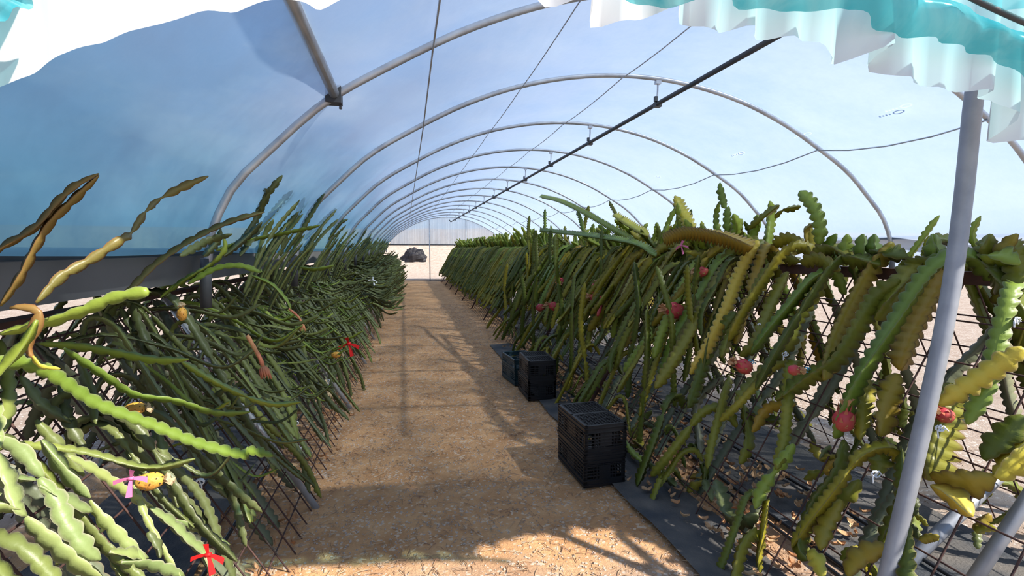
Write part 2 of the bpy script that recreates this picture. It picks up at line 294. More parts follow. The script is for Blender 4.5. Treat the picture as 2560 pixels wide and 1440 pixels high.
# front end hoop
t = thing('hoop', 'end hoop above the entrance wrapped by white fleece and teal net', 'hoop', (2, 2, 1.5), 'steel hoops of the tunnel')
mb = MB(); P0 = [Vector((p.x, FY0(p.x), p.z)) for p in hoop_pts(0, 1.99)]; mb.tube(P0, .026, 8); world_part('arch', mb, M['dark_pipe'], t)
# centre irrigation pipe and hangers
t = thing('overhead_pipe', 'long dark overhead pipe hanging from the hoops along the tunnel', 'pipe', (2.34, 4, 2.9))
mb = MB(); mb.tube([(2.34, 2.2, 2.965), (2.33, 4.4, 2.97), (2.32, 10, 2.975), (2.3, YEND-.8, 2.98), (2.27, YEND-.3, 2.95), (2.2, YEND-.15, 3.06)], .021, 8); world_part('pipe', mb, M['dark_pipe'], t)
for i, y in enumerate(HY[:-1]):
    if y < 4: continue
    mb = MB(); mb.tube([(2.335, y, 2.99), (2.345, y+.01, 3.10), (2.34, y, 3.19)], .009, 6); mb.box((2.315, y-.02, 3.155), (2.365, y+.02, 3.185)); world_part('hanger', mb, M['steel'], t, False)
    mb = MB(); mb.box((2.29, y-.05, 2.985), (2.315, y-.02, 3.03)); mb.box((2.31, y-.03, 2.945), (2.37, y+.03, 2.99)); world_part('pipe_clip', mb, M['dark_pipe'], t, False)
# purlin near left
t = thing('brace_tube', 'grey steel purlin tube clamped to the nearest hoop, upper left', 'tube', (-.36, 2.4, 2.45))
mb = MB(); mb.tube([(-.36, 1.0, 2.46), (-.355, 2.93, 2.445)], .027, 10); world_part('tube', mb, M['steel'], t)
mb = MB(); mb.box((-.40, 2.87, 2.40), (-.32, 2.95, 2.49)); mb.tube([(-.33, 2.93, 2.38), (-.33, 2.93, 2.43)], .008, 6); world_part('clamp', mb, M['dark_pipe'], t, False)
# slack wires along the hoops
def wire(name, x0, label, rr=.004, sag=.03, ys=None):
    ys = [1.9]+HY; mb = MB(); P = []
    for a, bb in zip(ys[:-1], ys[1:]):
        for k in range(4):
            u = k/4; y = a+(bb-a)*u; c = 1.99+(CX-1.99)*max(0, min(1, (y-2.9)/1.52))
            z = None
            X = x0
            for p, q in zip(PR[:-1], PR[1:]):
                if p.x+c <= X <= q.x+c: z = p.z+(q.z-p.z)*(X-p.x-c)/(q.x-p.x); break
            P.append((X, y, z-.03-sag*4*u*(1-u)))
    mb.tube(P, rr, 5); o = mb.build(name, M['steel'], smooth=True); tag(o, label, 'wire')
wire('support_wire', .17, 'thin wire strung along the hoops above the left side of the path', .006, .0)
wire('support_wire', 1.02, 'faint wire strung along the hoops just left of the tunnel crown', .004, .01)
wire('support_wire', 1.97, 'thin wire running beneath the tunnel crown beside the overhead pipe', .005, .02)
wire('support_wire', 4.12, 'slack wire sagging between hoops along the right side', .007, .07)
# gutter on the left: rail, lip and grey trough side
t = thing('gutter', 'long grey metal rain gutter along the left eave of the tunnel', 'gutter', (-1.15, 10, 1.6))
def strip(prof, m, name, par, y0=-.5, y1=YEND):
    mb = MB(); n = 14; v = []
    for j in range(n):
        for x, z in prof: v.append((x, y0+(y1-y0)*j/(n-1), z))
    k = len(prof); mb.add(v, [(j*k+i, j*k+(i+1) % k, (j+1)*k+(i+1) % k, (j+1)*k+i) for j in range(n-1) for i in range(k)])
    world_part(name, mb, m, par, False)
strip([(-1.10, 1.615), (-1.10, 1.585), (-1.18, 1.575), (-1.18, 1.625)], M['dark_pipe'], 'film_clamp_rail', t)
strip([(-1.09, 1.583), (-1.115, 1.445), (-1.40, 1.40), (-1.70, 1.445), (-1.75, 1.583), (-1.74, 1.583), (-1.69, 1.455), (-1.40, 1.41), (-1.125, 1.455), (-1.105, 1.583)], M['gutter'], 'trough', t)
t = thing('film_clamp', 'thin rail clamping the film along the right eave behind the right row', 'rail', (5.2, 10, 1.7))
strip([(5.11, 1.75), (5.11, 1.72), (5.2, 1.72), (5.2, 1.75)], M['gutter'], 'film_clamp_rail', t, 1.5)
# end curtain
mb = MB(); n = 150; v = []; eave = 1.84
P = hoop_pts(YEND, CX)
def topz(x):
    for p, q in zip(P[:-1], P[1:]):
        if p.x <= x <= q.x: return p.z+(q.z-p.z)*(x-p.x)/(q.x-p.x)
    return 1.5
for i in range(n):
    x = -.70+(5.64)*i/(n-1); a = .035*math.sin(i*1.9)+.02*math.sin(i*.77)
    tz = max(topz(x), eave+.01)
    for k in range(4): u = k/3; v.append((x+(.06*math.sin(i*.9))*(1-u)*.6, YEND+.03+a*(.4+.6*(1-u)), eave+(tz-eave)*u))
mb.add(v, [(i*4+k, (i+1)*4+k, (i+1)*4+k+1, i*4+k+1) for i in range(n-1) for k in range(3)])
tag(mb.build('end_curtain', M['curtain'], smooth=True), 'pleated clear film curtain filling the arch at the far end', 'curtain')
t = thing('eave_rail', 'dark horizontal rail below the pleated curtain at the far end', 'rail', (2, YEND, 1.83)); mb = MB(); mb.tube([(-1.0, YEND, 1.82), (5.2, YEND, 1.82)], .028, 6); world_part('rail', mb, M['dark_pipe'], t)
for x, lab in ((1.22, 'thin steel post standing on the path at the far end'), (3.05, 'steel post behind the far end of the right cactus row')):
    mb = MB(); mb.tube([(x, YEND-.05, 0), (x, YEND-.05, topz(x))], .026, 6); tag(mb.build('end_post', M['steel'], smooth=True), lab, 'post')
mb = MB(); mb.box((-1.2, YEND-.04, 0), (2.0, YEND+.04, .035)); tag(mb.build('threshold_board', M['gutter']), 'low grey board lying across the far end of the path', 'board')
# black bundle on the bank
mb = MB(); v = []; n1, n2 = 26, 12
for j in range(n2+1):
    for i in range(n1):
        a = 2*PI*i/n1; ph = PI/2*j/n2; r = math.cos(ph); d = Vector((1.15*r*math.cos(a), .8*r*math.sin(a), .95*math.sin(ph)))
        k = 1+.35*noise.noise((d.x*2.2, d.y*2.2, d.z*2.2+9))+.12*noise.noise((d.x*7, d.y*7, d.z*7)); v.append(d*k)
mb.add(v, [(j*n1+i, j*n1+(i+1) % n1, (j+1)*n1+(i+1) % n1, (j+1)*n1+i) for j in range(n2) for i in range(n1)])
o = mb.build('plastic_heap', M['blackpile']); o.location = (.62, 34.7, .72); o.scale = (.80, .7, .95); tag(o, 'crumpled heap of black plastic sheeting on the pale bank beyond the far end', 'heap')
# ---------------------------------------------------------------- front drapes: white fleece, teal net, teal film
def drape(name, low, high, m, label, cat, nseg=90, rows=9, ruffle=.03, freq=9, seed=0, bulge=.0):
    A = spline(low, nseg); B = spline(high, nseg); v = []
    for i in range(nseg):
        for k in range(rows):
            u = k/(rows-1); p = A[i].lerp(B[i], u)
            w_ = ruffle*(1-u*.6)*2.2*noise.noise((i*freq/nseg*1.6, seed, u*.4))+ruffle*.35*noise.noise((i*.25, k*.5, seed))
            p = p+Vector((w_*.4, -w_*1.3-bulge*math.sin(PI*u), .15*w_*(1-u))); v.append(p)
    mb = MB(); mb.add(v, [(i*rows+k, (i+1)*rows+k, (i+1)*rows+k+1, i*rows+k+1) for i in range(nseg-1) for k in range(rows-1)])
    return tag(mb.build(name, m, smooth=True), label, cat)
def fr(px, py, dy=0):                                  # the entrance plane under the first hoop
    d = ray(px, py); t = 1.15/d.y; return Vector((0, 0, H))+d*t+Vector((0, dy, 0))
lowL = [fr(-330, 330), fr(-120, 250), fr(0, 216), fr(70, 190), fr(120, 155), fr(180, 125), fr(260, 105), fr(345, 72), fr(420, 55), fr(500, 30), fr(560, 24), fr(595, 27), fr(680, 0), fr(760, 6), fr(800, 26), fr(850, 2), fr(900, -30), fr(1100, -60), fr(1335, -20)]
def crown(p, dx=0):                                    # the point of the entrance hoop above p
    for a, b_ in zip(PR[:-1], PR[1:]):
        if a.x+1.99 <= p.x <= b_.x+1.99: return Vector((p.x, p.y, max(p.z+.12, a.z+(b_.z-a.z)*(p.x-a.x-1.99)/(b_.x-a.x)-.01)))
    return p+Vector((0, 0, .2))
hiL = [crown(p) for p in lowL]
drape('fleece_curtain', lowL, hiL, M['whitesheet'], 'white fleece curtain bunched under the roof at upper left', 'curtain', 120, 8, .006, 12, 1)
lowR = [fr(1335, -20), fr(1380, 12), fr(1460, 5), fr(1490, 40), fr(1560, 50), fr(1640, 40), fr(1700, 30), fr(1752, 55), fr(1770, 82), fr(1850, 75), fr(1950, 92), fr(2050, 110), fr(2100, 150), fr(2200, 135), fr(2240, 195), fr(2340, 215), fr(2440, 240), fr(2480, 240), fr(2520, 290), fr(2540, 340), fr(2620, 350), Vector((2.2, 1.15, 2.06)), Vector((3.2, 1.15, 2.03)), Vector((4.3, 1.15, 1.8))]  # last points lie out of view, added to shape the sun patch
hiR = [crown(p) for p in lowR]
drape('fleece_valance', lowR, hiR, M['whitesheet'], 'ruffled white fleece valance hanging over the entrance, upper right', 'curtain', 200, 8, .034, 34, 2)
# teal net rolled along the end hoop on the right
def trnet(lo, hi, name, lab, cat, rf, seed, nseg=110, rows=8):
    return drape(name, lo, hi, M['teal'], lab, cat, nseg, rows, rf, 14, seed, .03)
net_lo = [fr(1440, -25, -.06), fr(1510, 0, -.06), fr(1600, 46, -.06), fr(1690, 38, -.06), fr(1760, 0, -.06), fr(1830, 42, -.06), fr(1950, 58, -.06), fr(2080, 52, -.06), fr(2170, 100, -.06), fr(2260, 122, -.06), fr(2380, 150, -.06), fr(2440, 175, -.06), fr(2530, 240, -.06), fr(2620, 300, -.06), fr(2720, 400, -.06)]
net_hi = [fr(1440, -60, -.10), fr(1510, -60, -.1), fr(1600, -50, -.1), fr(1690, -45, -.1), fr(1760, -60, -.1), fr(1830, -45, -.1), fr(1950, -45, -.1), fr(2080, -20, -.1), fr(2170, 20, -.1), fr(2260, 40, -.1), fr(2380, 85, -.1), fr(2440, 105, -.1), fr(2530, 150, -.1), fr(2620, 200, -.1), fr(2720, 280, -.1)]
trnet(net_lo, net_hi, 'net_roll', 'teal shade net bunched in a roll along the entrance hoop', 'net', .015, 3)
t = thing('edge_pipe', 'dark curved pipe along the teal canopy edge at top right', 'pipe', fr(2400, 100, -.12))
mb = MB(); mb.tube(spline([fr(1800, -60, -.14), fr(1950, -40, -.14), fr(2100, -14, -.14), fr(2230, 32, -.14), fr(2330, 78, -.14), fr(2450, 128, -.14), fr(2560, 172, -.14), fr(2700, 250, -.14)], 30), .007, 8); world_part('pipe', mb, M['dark_pipe'], t)
lo = [fr(1900, -60, -.15), fr(2050, -30, -.15), fr(2150, -2, -.15), fr(2230, 32, -.15), fr(2330, 78, -.15), fr(2450, 128, -.15), fr(2560, 172, -.15), fr(2700, 250, -.15)]
hi = [p+Vector((.0, -.02, .45)) for p in lo]
drape('teal_canopy', lo, hi, M['teal_far'], 'pale teal net canopy flaring out above the entrance, top right', 'canopy', 90, 7, .012, 11, 5)
lo = [atY(-260, 260, 1.0), atY(-60, 70, 1.0), atY(20, 40, 1.02), atY(60, -10, 1.05), atY(80, -120, 1.1)]
hi = [p+Vector((-.35, -.10, .18)) for p in lo]
drape('net_flap', lo, hi, M['teal'], 'teal net flap in the top left corner', 'net', 40, 5, .02, 4, 6)
# ---------------------------------------------------------------- front poles
def pipe(name, P, r, m, label, cat, group=None, n=12):
    t = thing(name, label, cat, P[0], group); mb = MB(); mb.tube(P, r, n); world_part('tube', mb, m, t); return t
pa = atY(2216, 1438, 1.50); pb = atY(2363, 805, 1.52); pc = atY(2435, 240, 1.54); pd = pc+(pc-pb).normalized()*.25; pa = pa-(pb-pa)*(pa.z/(pb.z-pa.z))
t = pipe('leaning_pole', spline([pa-Vector((.004, 0, .03)), pb, pc, pd], 16), .030, M['pole'], 'thick grey steel pole leaning at the entrance in front of the right cactus row', 'pole', n=20)
mb = MB(); mb.tube([pa-Vector((0, 0, .05)), pa+Vector((0, 0, .012))], .07, 12); world_part('foot', mb, M['pole'], t)
pipe('brace_tube', [atY(2235, 1438, 1.93)-Vector((.03, 0, .03)), atY(2490, 1195, 2.1), atY(2580, 1110, 2.2)], .034, M['pole'], 'grey steel brace tube rising right from the foot of the leaning pole', 'tube')
q1 = atY(2440, 1440, 1.5); q2 = atY(2560, 1260, 1.5); dd = (q2-q1).normalized()
pipe('brace_tube', [q1-dd*(q1.z/dd.z), q2+dd*.9], .026, M['pole'], 'grey steel tube slanting up out of the lower right corner', 'tube')
# ---------------------------------------------------------------- trellises
def slope(side, back, y, s, off=0):      # s = metres up the slope; side -1 left, 1 right
    L_ = 1.734; z = s*1.5/L_; dx = s*.87/L_
    if side == 1: x = (1.70+dx-off) if not back else (3.44-dx+off)
    else: x = (-.60-dx+off) if not back else (-2.34+dx-off)
    return Vector((x, y, z))
for side in (-1, 1):
    for back in (0, 1):
        st = .15 if side == -1 else .2; y0 = 1.0 if side == 1 else 1.2; npan = 0
        while y0 < 25:
            y1 = min(y0+5.0, YEND-.3); npan += 1
            sd = 'left' if side == -1 else 'right'; fb = 'far side of' if back else 'path side of'
            if npan == 1: lab = f'nearest rusty wire mesh panel leaning on the {fb} the {sd} cactus row'
            elif npan == 2: lab = f'second rusty wire mesh panel on the {fb} the {sd} cactus row'
            else: lab = f'{ORD[npan-1]} rusty wire mesh panel on the {fb} the {sd} cactus row'
            t = thing('wire_mesh_panel', lab, 'mesh panel', slope(side, back, (y0+y1)/2, 0), f'wire mesh panels of the {sd} trellis')
            n = int((y1-y0)/st); near = npan == 1
            allm = MB()
            for i in range(n+1):
                y = y0+i*st+.02; mb = MB() if near else allm; jx = random.uniform(-.008, .008)
                mb.tube([slope(side, back, y, -.02 if not near else -.03, .01), slope(side, back, y+jx, 1.72 if side == 1 else 1.50, .01)], .0042, 5, False)
                if near: world_part('wire', mb, M['rebar'], t, True)
            for k in range(9):
                mb = MB() if near else allm; s_ = .12+k*(.197 if side == 1 else .17)
                mb.tube([slope(side, back, y0, s_), slope(side, back, (y0+y1)/2, s_-.008), slope(side, back, y1, s_)], .0042, 5, False)
                if near: world_part('wire', mb, M['rebar'], t, True)
            if not near: tag(world_part('wires', allm, M['rebar'], t), kind='stuff')
            y0 = y1+.02
# ridge rails
mb = MB(); mb.box((2.53, 1.3, 1.49), (2.60, YEND-.4, 1.515)); mb.box((2.53, 1.3, 1.455), (2.537, YEND-.4, 1.49)); tag(mb.build('ridge_rail', M['rust']), 'rusty angle rail along the ridge of the right cactus row', 'rail')
mb = MB(); mb.box((-1.47, .9, 1.335), (-1.39, YEND-.4, 1.36)); tag(mb.build('ridge_rail', M['rust']), 'rusty rail along the ridge of the left cactus row', 'rail')
ly = [1.15, 3.21, 5.22, 7.25]+[9.25+2*i for i in range(8)]
labs = ['bright steel leg slanting out of the lower left corner', 'steel trellis leg standing on the soil at the lower left path edge', 'second steel trellis leg along the left path edge', 'third steel trellis leg along the left path edge']
for i, y in enumerate(ly):
    pipe('trellis_leg', [slope(-1, 0, y, -.03, .03), slope(-1, 0, y, 1.55, .03)], .021, M['steel'], labs[i] if i < 4 else f'{ORD[i]} steel trellis leg from the entrance, along the left row', 'leg', 'steel legs of the left trellis', 8)
for i, y in enumerate([4.6+2.2*i for i in range(10)]):
    pipe('trellis_leg', [slope(1, 0, y, -.03, -.03), slope(1, 0, y, 1.70, -.03)], .019, M['rust'], f'{ORD[i]} slim rusty trellis leg from the entrance under the stems of the right row', 'leg', 'rusty legs of the right trellis', 6)
# ground cloth strips and drip pipes
def cloth(x0, x1, y0, y1, label, seed):
    nxx = 9; ny = int((y1-y0)/.22); v = []
    for j in range(ny+1):
        y = y0+(y1-y0)*j/ny
        for i in range(nxx):
            u = i/(nxx-1); e0 = .07*noise.noise((y*1.1, seed, 0))+.03*noise.noise((y*4, seed, 2)); e1 = .07*noise.noise((y*1.1, seed+5, 0))
            x = x0+e0+(x1+e1-x0-e0)*u; v.append((x, y, .022+.014*noise.noise((x*4, y*3, seed))))
    mb = MB(); mb.add(v, [(j*nxx+i, j*nxx+i+1, (j+1)*nxx+i+1, (j+1)*nxx+i) for j in range(ny) for i in range(nxx-1)])
    tag(mb.build('ground_cloth', M['cloth'], smooth=True), label, 'ground cloth')
cloth(1.36, 1.80, 1.2, 8.2, 'dark woven weed cloth strip beside the path under the right row', 1)
cloth(2.15, 3.15, 1.0, 25.8, 'wide grey weed cloth strip beneath the middle of the right trellis', 2)
cloth(-1.9, -1.05, .6, 25.8, 'grey weed cloth strip beneath the left trellis', 3)
for x, lab, sd in ((2.02, 'black drip irrigation pipe lying along the right row, nearest the path', 1), (2.12, 'black drip irrigation pipe beside the weed cloth of the right row', 2), (2.55, 'black drip irrigation pipe in the middle of the right trellis', 3), (-.98, 'black drip irrigation pipe lying along the left row', 4)):
    mb = MB(); mb.tube([(x+.05*noise.noise((y*.6, sd*9, 0)), y, .045+.012*noise.noise((y, sd, 5))) for y in [1.2+i*.3 for i in range(82)]], .011, 6); tag(mb.build('drip_pipe', M['black'], smooth=True), lab, 'pipe')
# ---------------------------------------------------------------- crates
def crate(name, label, m, loc, rz, flip, W=.30, D=.50, Hh=.213, group=None, tex=0):
    t = thing(name, label, 'crate', loc, group, rz)
    if flip: t.rotation_euler = (PI, 0, rz); t.location = Vector(loc)+Vector((0, 0, Hh))
    T = .006; hw, hd = W/2, D/2
    mb = MB()                                            # bottom lattice (diagonal grid with frame)
    for a, bq in (((-hw, -hd), (hw, -hd+.018)), ((-hw, hd-.018), (hw, hd)), ((-hw, -hd), (-hw+.018, hd)), ((hw-.018, -hd), (hw, hd)), ((-hw, -.012), (hw, .012))): mb.box((a[0], a[1], 0), (bq[0], bq[1], .010))
    for i in range(1, 12): x = -hw+W*i/12; mb.box((x-.0022, -hd, .002), (x+.0022, hd, .008))
    for i in range(1, 20): y = -hd+D*i/20; mb.box((-hw, y-.0022, .001), (hw, y+.0022, .009))
    for s_ in (-1, 1):
        for k in range(-6, 7):
            c0 = k*.07; p = Vector((-hw, c0-s_*.10, .005)); q = Vector((hw, c0+s_*.10, .005))
            if abs(p.y) < hd and abs(q.y) < hd: d = (q-p).normalized(); nn = Vector((-d.y, d.x, 0))*.003; mb.add([p-nn, q-nn, q+nn, p+nn], [(0, 1, 2, 3)]); 
    mb.build('base_grid', m, t)
    def wall(axis, sgn):
        mb = MB(); Ls = W if axis == 'x' else D; hl = Ls/2
        def bx(u0, u1, z0, z1, t0=0, t1=T):
            off = (hd if axis == 'x' else hw)*sgn
            a0, a1 = sorted((off-sgn*t0, off-sgn*t1))
            if axis == 'x': mb.box((u0, a0, z0), (u1, a1, z1))
            else: mb.box((a0, u0, z0), (a1, u1, z1))
        bx(-hl, -hl+.022, .01, Hh-.012); bx(hl-.022, hl, .01, Hh-.012)
        bx(-hl, hl, .01, .055); bx(-hl, hl, Hh-.05, Hh-.012)
        for z in (.078, .098, .122, .145): bx(-hl, hl, z-.003, z+.003, -.002, T)
        for z in (.02, .05, Hh-.03, Hh-.055): bx(-hl-.002, hl+.002, z-.0025, z+.0025, -.006, T)
        n = int(Ls/.022)
        for i in range(1, n):
            u = -hl+Ls*i/n
            if .30 < abs(u/hl) < .62 or abs(u/hl) < .06 or i % 3 == 0: bx(u-.003, u+.003, .05, Hh-.05)
        bx(-hl*.28, hl*.28, .055, Hh-.07, .001, .004)
        mb.build('side_wall', m, t)
    wall('x', -1); wall('x', 1); wall('y', -1); wall('y', 1)
    mb = MB()
    for a, bq in (((-hw-.006, -hd-.006), (hw+.006, -hd+.010)), ((-hw-.006, hd-.010), (hw+.006, hd+.006)), ((-hw-.006, -hd-.006), (-hw+.010, hd+.006)), ((hw-.010, -hd-.006), (hw+.006, hd+.006))): mb.box((a[0], a[1], Hh-.014), (bq[0], bq[1], Hh))
    mb.build('rim', m, t)
    mb = MB()
    for sx in (-1, 1):
        for sy in (-1, 1): mb.box((sx*hw-(.016 if sx > 0 else 0), sy*hd-(.016 if sy > 0 else 0), 0), (sx*hw+(0 if sx > 0 else .016), sy*hd+(0 if sy > 0 else .016), Hh))
    mb.build('corner_post', m, t)
    return t
a = atY(1452, 1226, 3.08)
c1 = Vector((1.13+.15+.01, 3.08+.25, .012))
crate('plastic_crate', 'black lattice crate at the bottom of the nearest stack on the path', M['black'], c1, .05, False, group='black harvest crates')
crate('plastic_crate', 'upturned black lattice crate on top of the nearest stack', M['black'], c1+Vector((.003, .004, .214)), .065, True, W=.305, D=.505, group='black harvest crates')
c2 = Vector((1.25+.155, 5.03+.25, .012))
crate('plastic_crate', 'black lattice crate at the bottom of the farther stack by the teal crate', M['black'], c2, .0, False, group='black harvest crates')
crate('plastic_crate', 'upturned black lattice crate on top of the farther stack', M['black'], c2+Vector((.005, -.005, .214)), -.03, True, group='black harvest crates')
c3 = Vector((1.36, 5.90, .012))
crate('plastic_crate', 'dark teal crate on the path behind the farther black stack, at the bottom', M['green_crate'], c3, .12, False, group='dark teal crates')
crate('plastic_crate', 'dark teal crate on top of the other teal crate behind the black stack', M['green_crate'], c3+Vector((0, 0, .16)), .10, False, Hh=.15, group='dark teal crates')
# ---------------------------------------------------------------- pitaya stems
def stem_mesh(P, w, m, seed=0, joints=(), period=.045, twist=.6, quality=3, tip=True, name='stem'):
    rnd = random.Random(seed); ln = sum((Vector(P[i+1])-Vector(P[i])).length for i in range(len(P)-1))
    ns = max(3, int(ln/period)); q = quality; n = ns*q+1; C_ = spline(P, n)
    t0 = (C_[1]-C_[0]).normalized(); up = Vector((rnd.uniform(-1, 1), rnd.uniform(-1, 1), .3)); nrm = (up-t0*up.dot(t0)).normalized()
    vs = []; at = []; tw = rnd.uniform(-twist, twist)
    shp = {3: (.70, 1.03, .98), 2: (.72, 1.02), 4: (.68, .95, 1.05, .97)}[q]
    for i, p in enumerate(C_):
        t = (C_[min(i+1, n-1)]-C_[max(i-1, 0)]).normalized(); nrm = (nrm-t*nrm.dot(t)).normalized()
        u = i/(n-1); a = tw*u*PI; bn = t.cross(nrm)
        prof = min(1, .35+u*ln/.09)
        if tip: prof *= min(1, .22+(1-u)*ln/.07)
        for jn in joints: prof *= min(1, .22+abs(u-jn)*ln/.055)
        for k in range(6):
            an = a+k*PI/3; d = nrm*math.cos(an)+bn*math.sin(an)
            if k % 2 == 0: r = w*.56*prof*shp[i % q]*(1+.06*rnd.uniform(-1, 1)); at.append(1.)
            else: r = w*.13*(.5+.5*prof); at.append(0.)
            vs.append(p+d*r)
    f = [(i*6+k, i*6+(k+1) % 6, (i+1)*6+(k+1) % 6, (i+1)*6+k) for i in range(n-1) for k in range(6)]
    f += [(5, 4, 3, 2, 1, 0), tuple((n-1)*6+k for k in range(6))]
    mb = MB(); mb.add(vs, f); mb.a = at; return mb
R = random.Random(5)
def arr(*a): return [Vector(p) for p in a]
# local axes: +x away from the ridge towards the path, y along the row, z up
def p_hang(ln, rise=.12):
    dy = R.uniform(-.12, .12); x1 = R.uniform(.10, .2); d = ln
    return arr((0, 0, 0), (x1*.5, dy*.3, rise), (x1+.05, dy*.6, rise*.7), (x1+.12+d*.12, dy, -.22*d), (x1+.14+.33*d, dy*1.3, -.62*d), (x1+.12+.52*d+R.uniform(-.05, .08), dy*1.5+R.uniform(-.05, .05), -.98*d))
def p_up(ln):
    a = R.uniform(-.35, .5); b_ = R.uniform(-.5, .5)
    return arr((0, 0, -.1), (a*ln*.2, b_*ln*.2, ln*.3), (a*ln*.6+R.uniform(-.04, .04), b_*ln*.6, ln*.68), (a*ln+R.uniform(-.08, .08), b_*ln, ln*.95))
def p_upl(ln):
    b_ = R.uniform(-.1, .5)
    return arr((0, 0, 0), (ln*.12, b_*ln*.2, ln*.28), (ln*.3+R.uniform(-.03, .03), b_*ln*.6, ln*.6), (ln*.5, b_*ln, ln*.88))
def p_reach(ln):
    b_ = R.uniform(-.3, .35); s_ = R.uniform(-.55, .25); up = R.uniform(0, .16)
    return arr((0, 0, 0), (ln*.22, b_*ln*.2, .05+.04*s_), (ln*.5, b_*ln*.5, .04+s_*ln*.32), (ln*.78, b_*ln*.8, s_*ln*.6-.02), (ln, b_*ln, s_*ln*.68+up))
def p_curl(ln):
    return arr((0, 0, 0), (ln*.2, .02, .06), (ln*.42, -.03, .02), (ln*.5, .05, -.12), (ln*.4, .1, -.2))
def p_climb(L_=1.5):
    return arr((0, 0, 0), (R.uniform(-.03, .03), R.uniform(-.05, .05), L_*.3), (R.uniform(-.04, .04), R.uniform(-.1, .1), L_*.65), (0, R.uniform(-.1, .1), L_))
V = {}
def variants(key, fn, n, ws, m, q=3, lens=(.6, 1.0), jp=.5):
    V[key] = []
    for i in range(n):
        ln = R.uniform(*lens); P = fn(ln); jt = (R.uniform(.3, .7),) if R.random() < jp else ()
        V[key].append(stem_mesh(P, R.uniform(*ws), None, R.random(), jt, quality=q).mesh('stem', M[m], True))
variants('hangR', p_hang, 16, (.055, .082), 'stem_r', lens=(.5, .85))
variants('hangRs', p_hang, 8, (.055, .08), 'stem_r', lens=(.3, .5))
variants('hangG', p_hang, 6, (.06, .09), 'stem_green', lens=(.4, .9))
variants('hangO', p_hang, 5, (.06, .09), 'stem_ochre', lens=(.4, .8))
variants('upR', p_up, 14, (.05, .075), 'stem_sunlit', lens=(.25, .55), jp=.3)
variants('upD', p_up, 6, (.05, .075), 'stem_r', lens=(.2, .45), jp=.3)
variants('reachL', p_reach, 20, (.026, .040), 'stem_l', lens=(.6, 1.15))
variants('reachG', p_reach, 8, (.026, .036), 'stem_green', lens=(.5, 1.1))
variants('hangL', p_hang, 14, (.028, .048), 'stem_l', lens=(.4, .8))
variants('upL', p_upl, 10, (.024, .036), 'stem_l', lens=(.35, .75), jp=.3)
variants('climb', lambda l: p_climb(1.55), 6, (.05, .075), 'stem_grey', lens=(1, 1), jp=1)
variants('climbR', lambda l: p_climb(1.3), 6, (.06, .08), 'stem_r', lens=(1, 1), jp=1)
# low-cost meshes of whole far plants
def lowmesh(side, tops=False):
    mb = MB(); mb.a = []
    n = 14 if tops else 28
    for i in range(n):
        y = R.uniform(-.35, .35); sx = -1 if side == 1 else 1
        if side == 1:
            f = R.random()
            if tops: P = p_up(R.uniform(.3, .6)) if f < .6 else p_hang(R.uniform(.2, .35)); z0 = 1.52
            elif f < .78: P = p_hang(R.uniform(.5, 1.1)); z0 = 1.48
            elif f < .86: P = p_up(R.uniform(.2, .45)); z0 = 1.5
            else: P = p_hang(R.uniform(.3, .55)); z0 = R.uniform(.7, 1.1)
            w_ = .065
        else:
            f = R.random()
            if f < .6: P = p_reach(R.uniform(.5, 1.05)); z0 = R.uniform(.6, 1.3)
            elif f < .88: P = p_hang(R.uniform(.4, .9)); z0 = R.uniform(.9, 1.3)
            else: P = p_upl(R.uniform(.35, .75)); z0 = 1.30
            w_ = .036
        back = 1 if R.random() < .15 else 0
        off = (1.5-z0)*.58
        if side == -1 and z0 == 1.30: off = .42; back = 0
        Q = [Vector((sx*(1 if not back else -1)*(p.x+off), p.y+y, p.z+z0)) for p in P]
        s_ = stem_mesh(Q, w_, None, R.random(), (), period=.09, quality=2); o = len(mb.v); mb.v += s_.v; mb.f += [tuple(k+o for k in q) for q in s_.f]; mb.a += s_.a
    return mb
farR = [lowmesh(1).mesh('stems', M['stem_r'], True) for _ in range(5)]; farT = [lowmesh(1, True).mesh('top_stems', M['stem_sunlit'], True) for _ in range(4)]
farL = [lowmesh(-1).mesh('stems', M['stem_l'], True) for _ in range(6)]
base_m = [stem_mesh(p_climb(1.5), .06, None, k, (.5,)).mesh('trunk', M['stem_grey'], True) for k in range(4)]
plants = []
def new_plant(side, back, y, label, group):
    x = {(1, 0): 1.98, (1, 1): 3.2, (-1, 0): -.95, (-1, 1): -2.1}[(side, back)]
    t = thing('pitaya_plant', label, 'cactus plant', (x, y, .02), group); plants.append((side, back, y, t)); return t
def put(t, key, P, rz, sc_=1, tilt=0):
    me = R.choice(V[key]); o = link('stem', me, t, P-t.location, (tilt, R.uniform(-.1, .1), rz), (sc_, sc_, sc_)); return o
YF = 9.0
ordw = ['nearest', 'second', 'third', 'fourth', 'fifth', 'sixth', 'seventh', 'eighth', 'ninth', 'tenth', 'eleventh', 'twelfth', 'thirteenth', 'fourteenth']
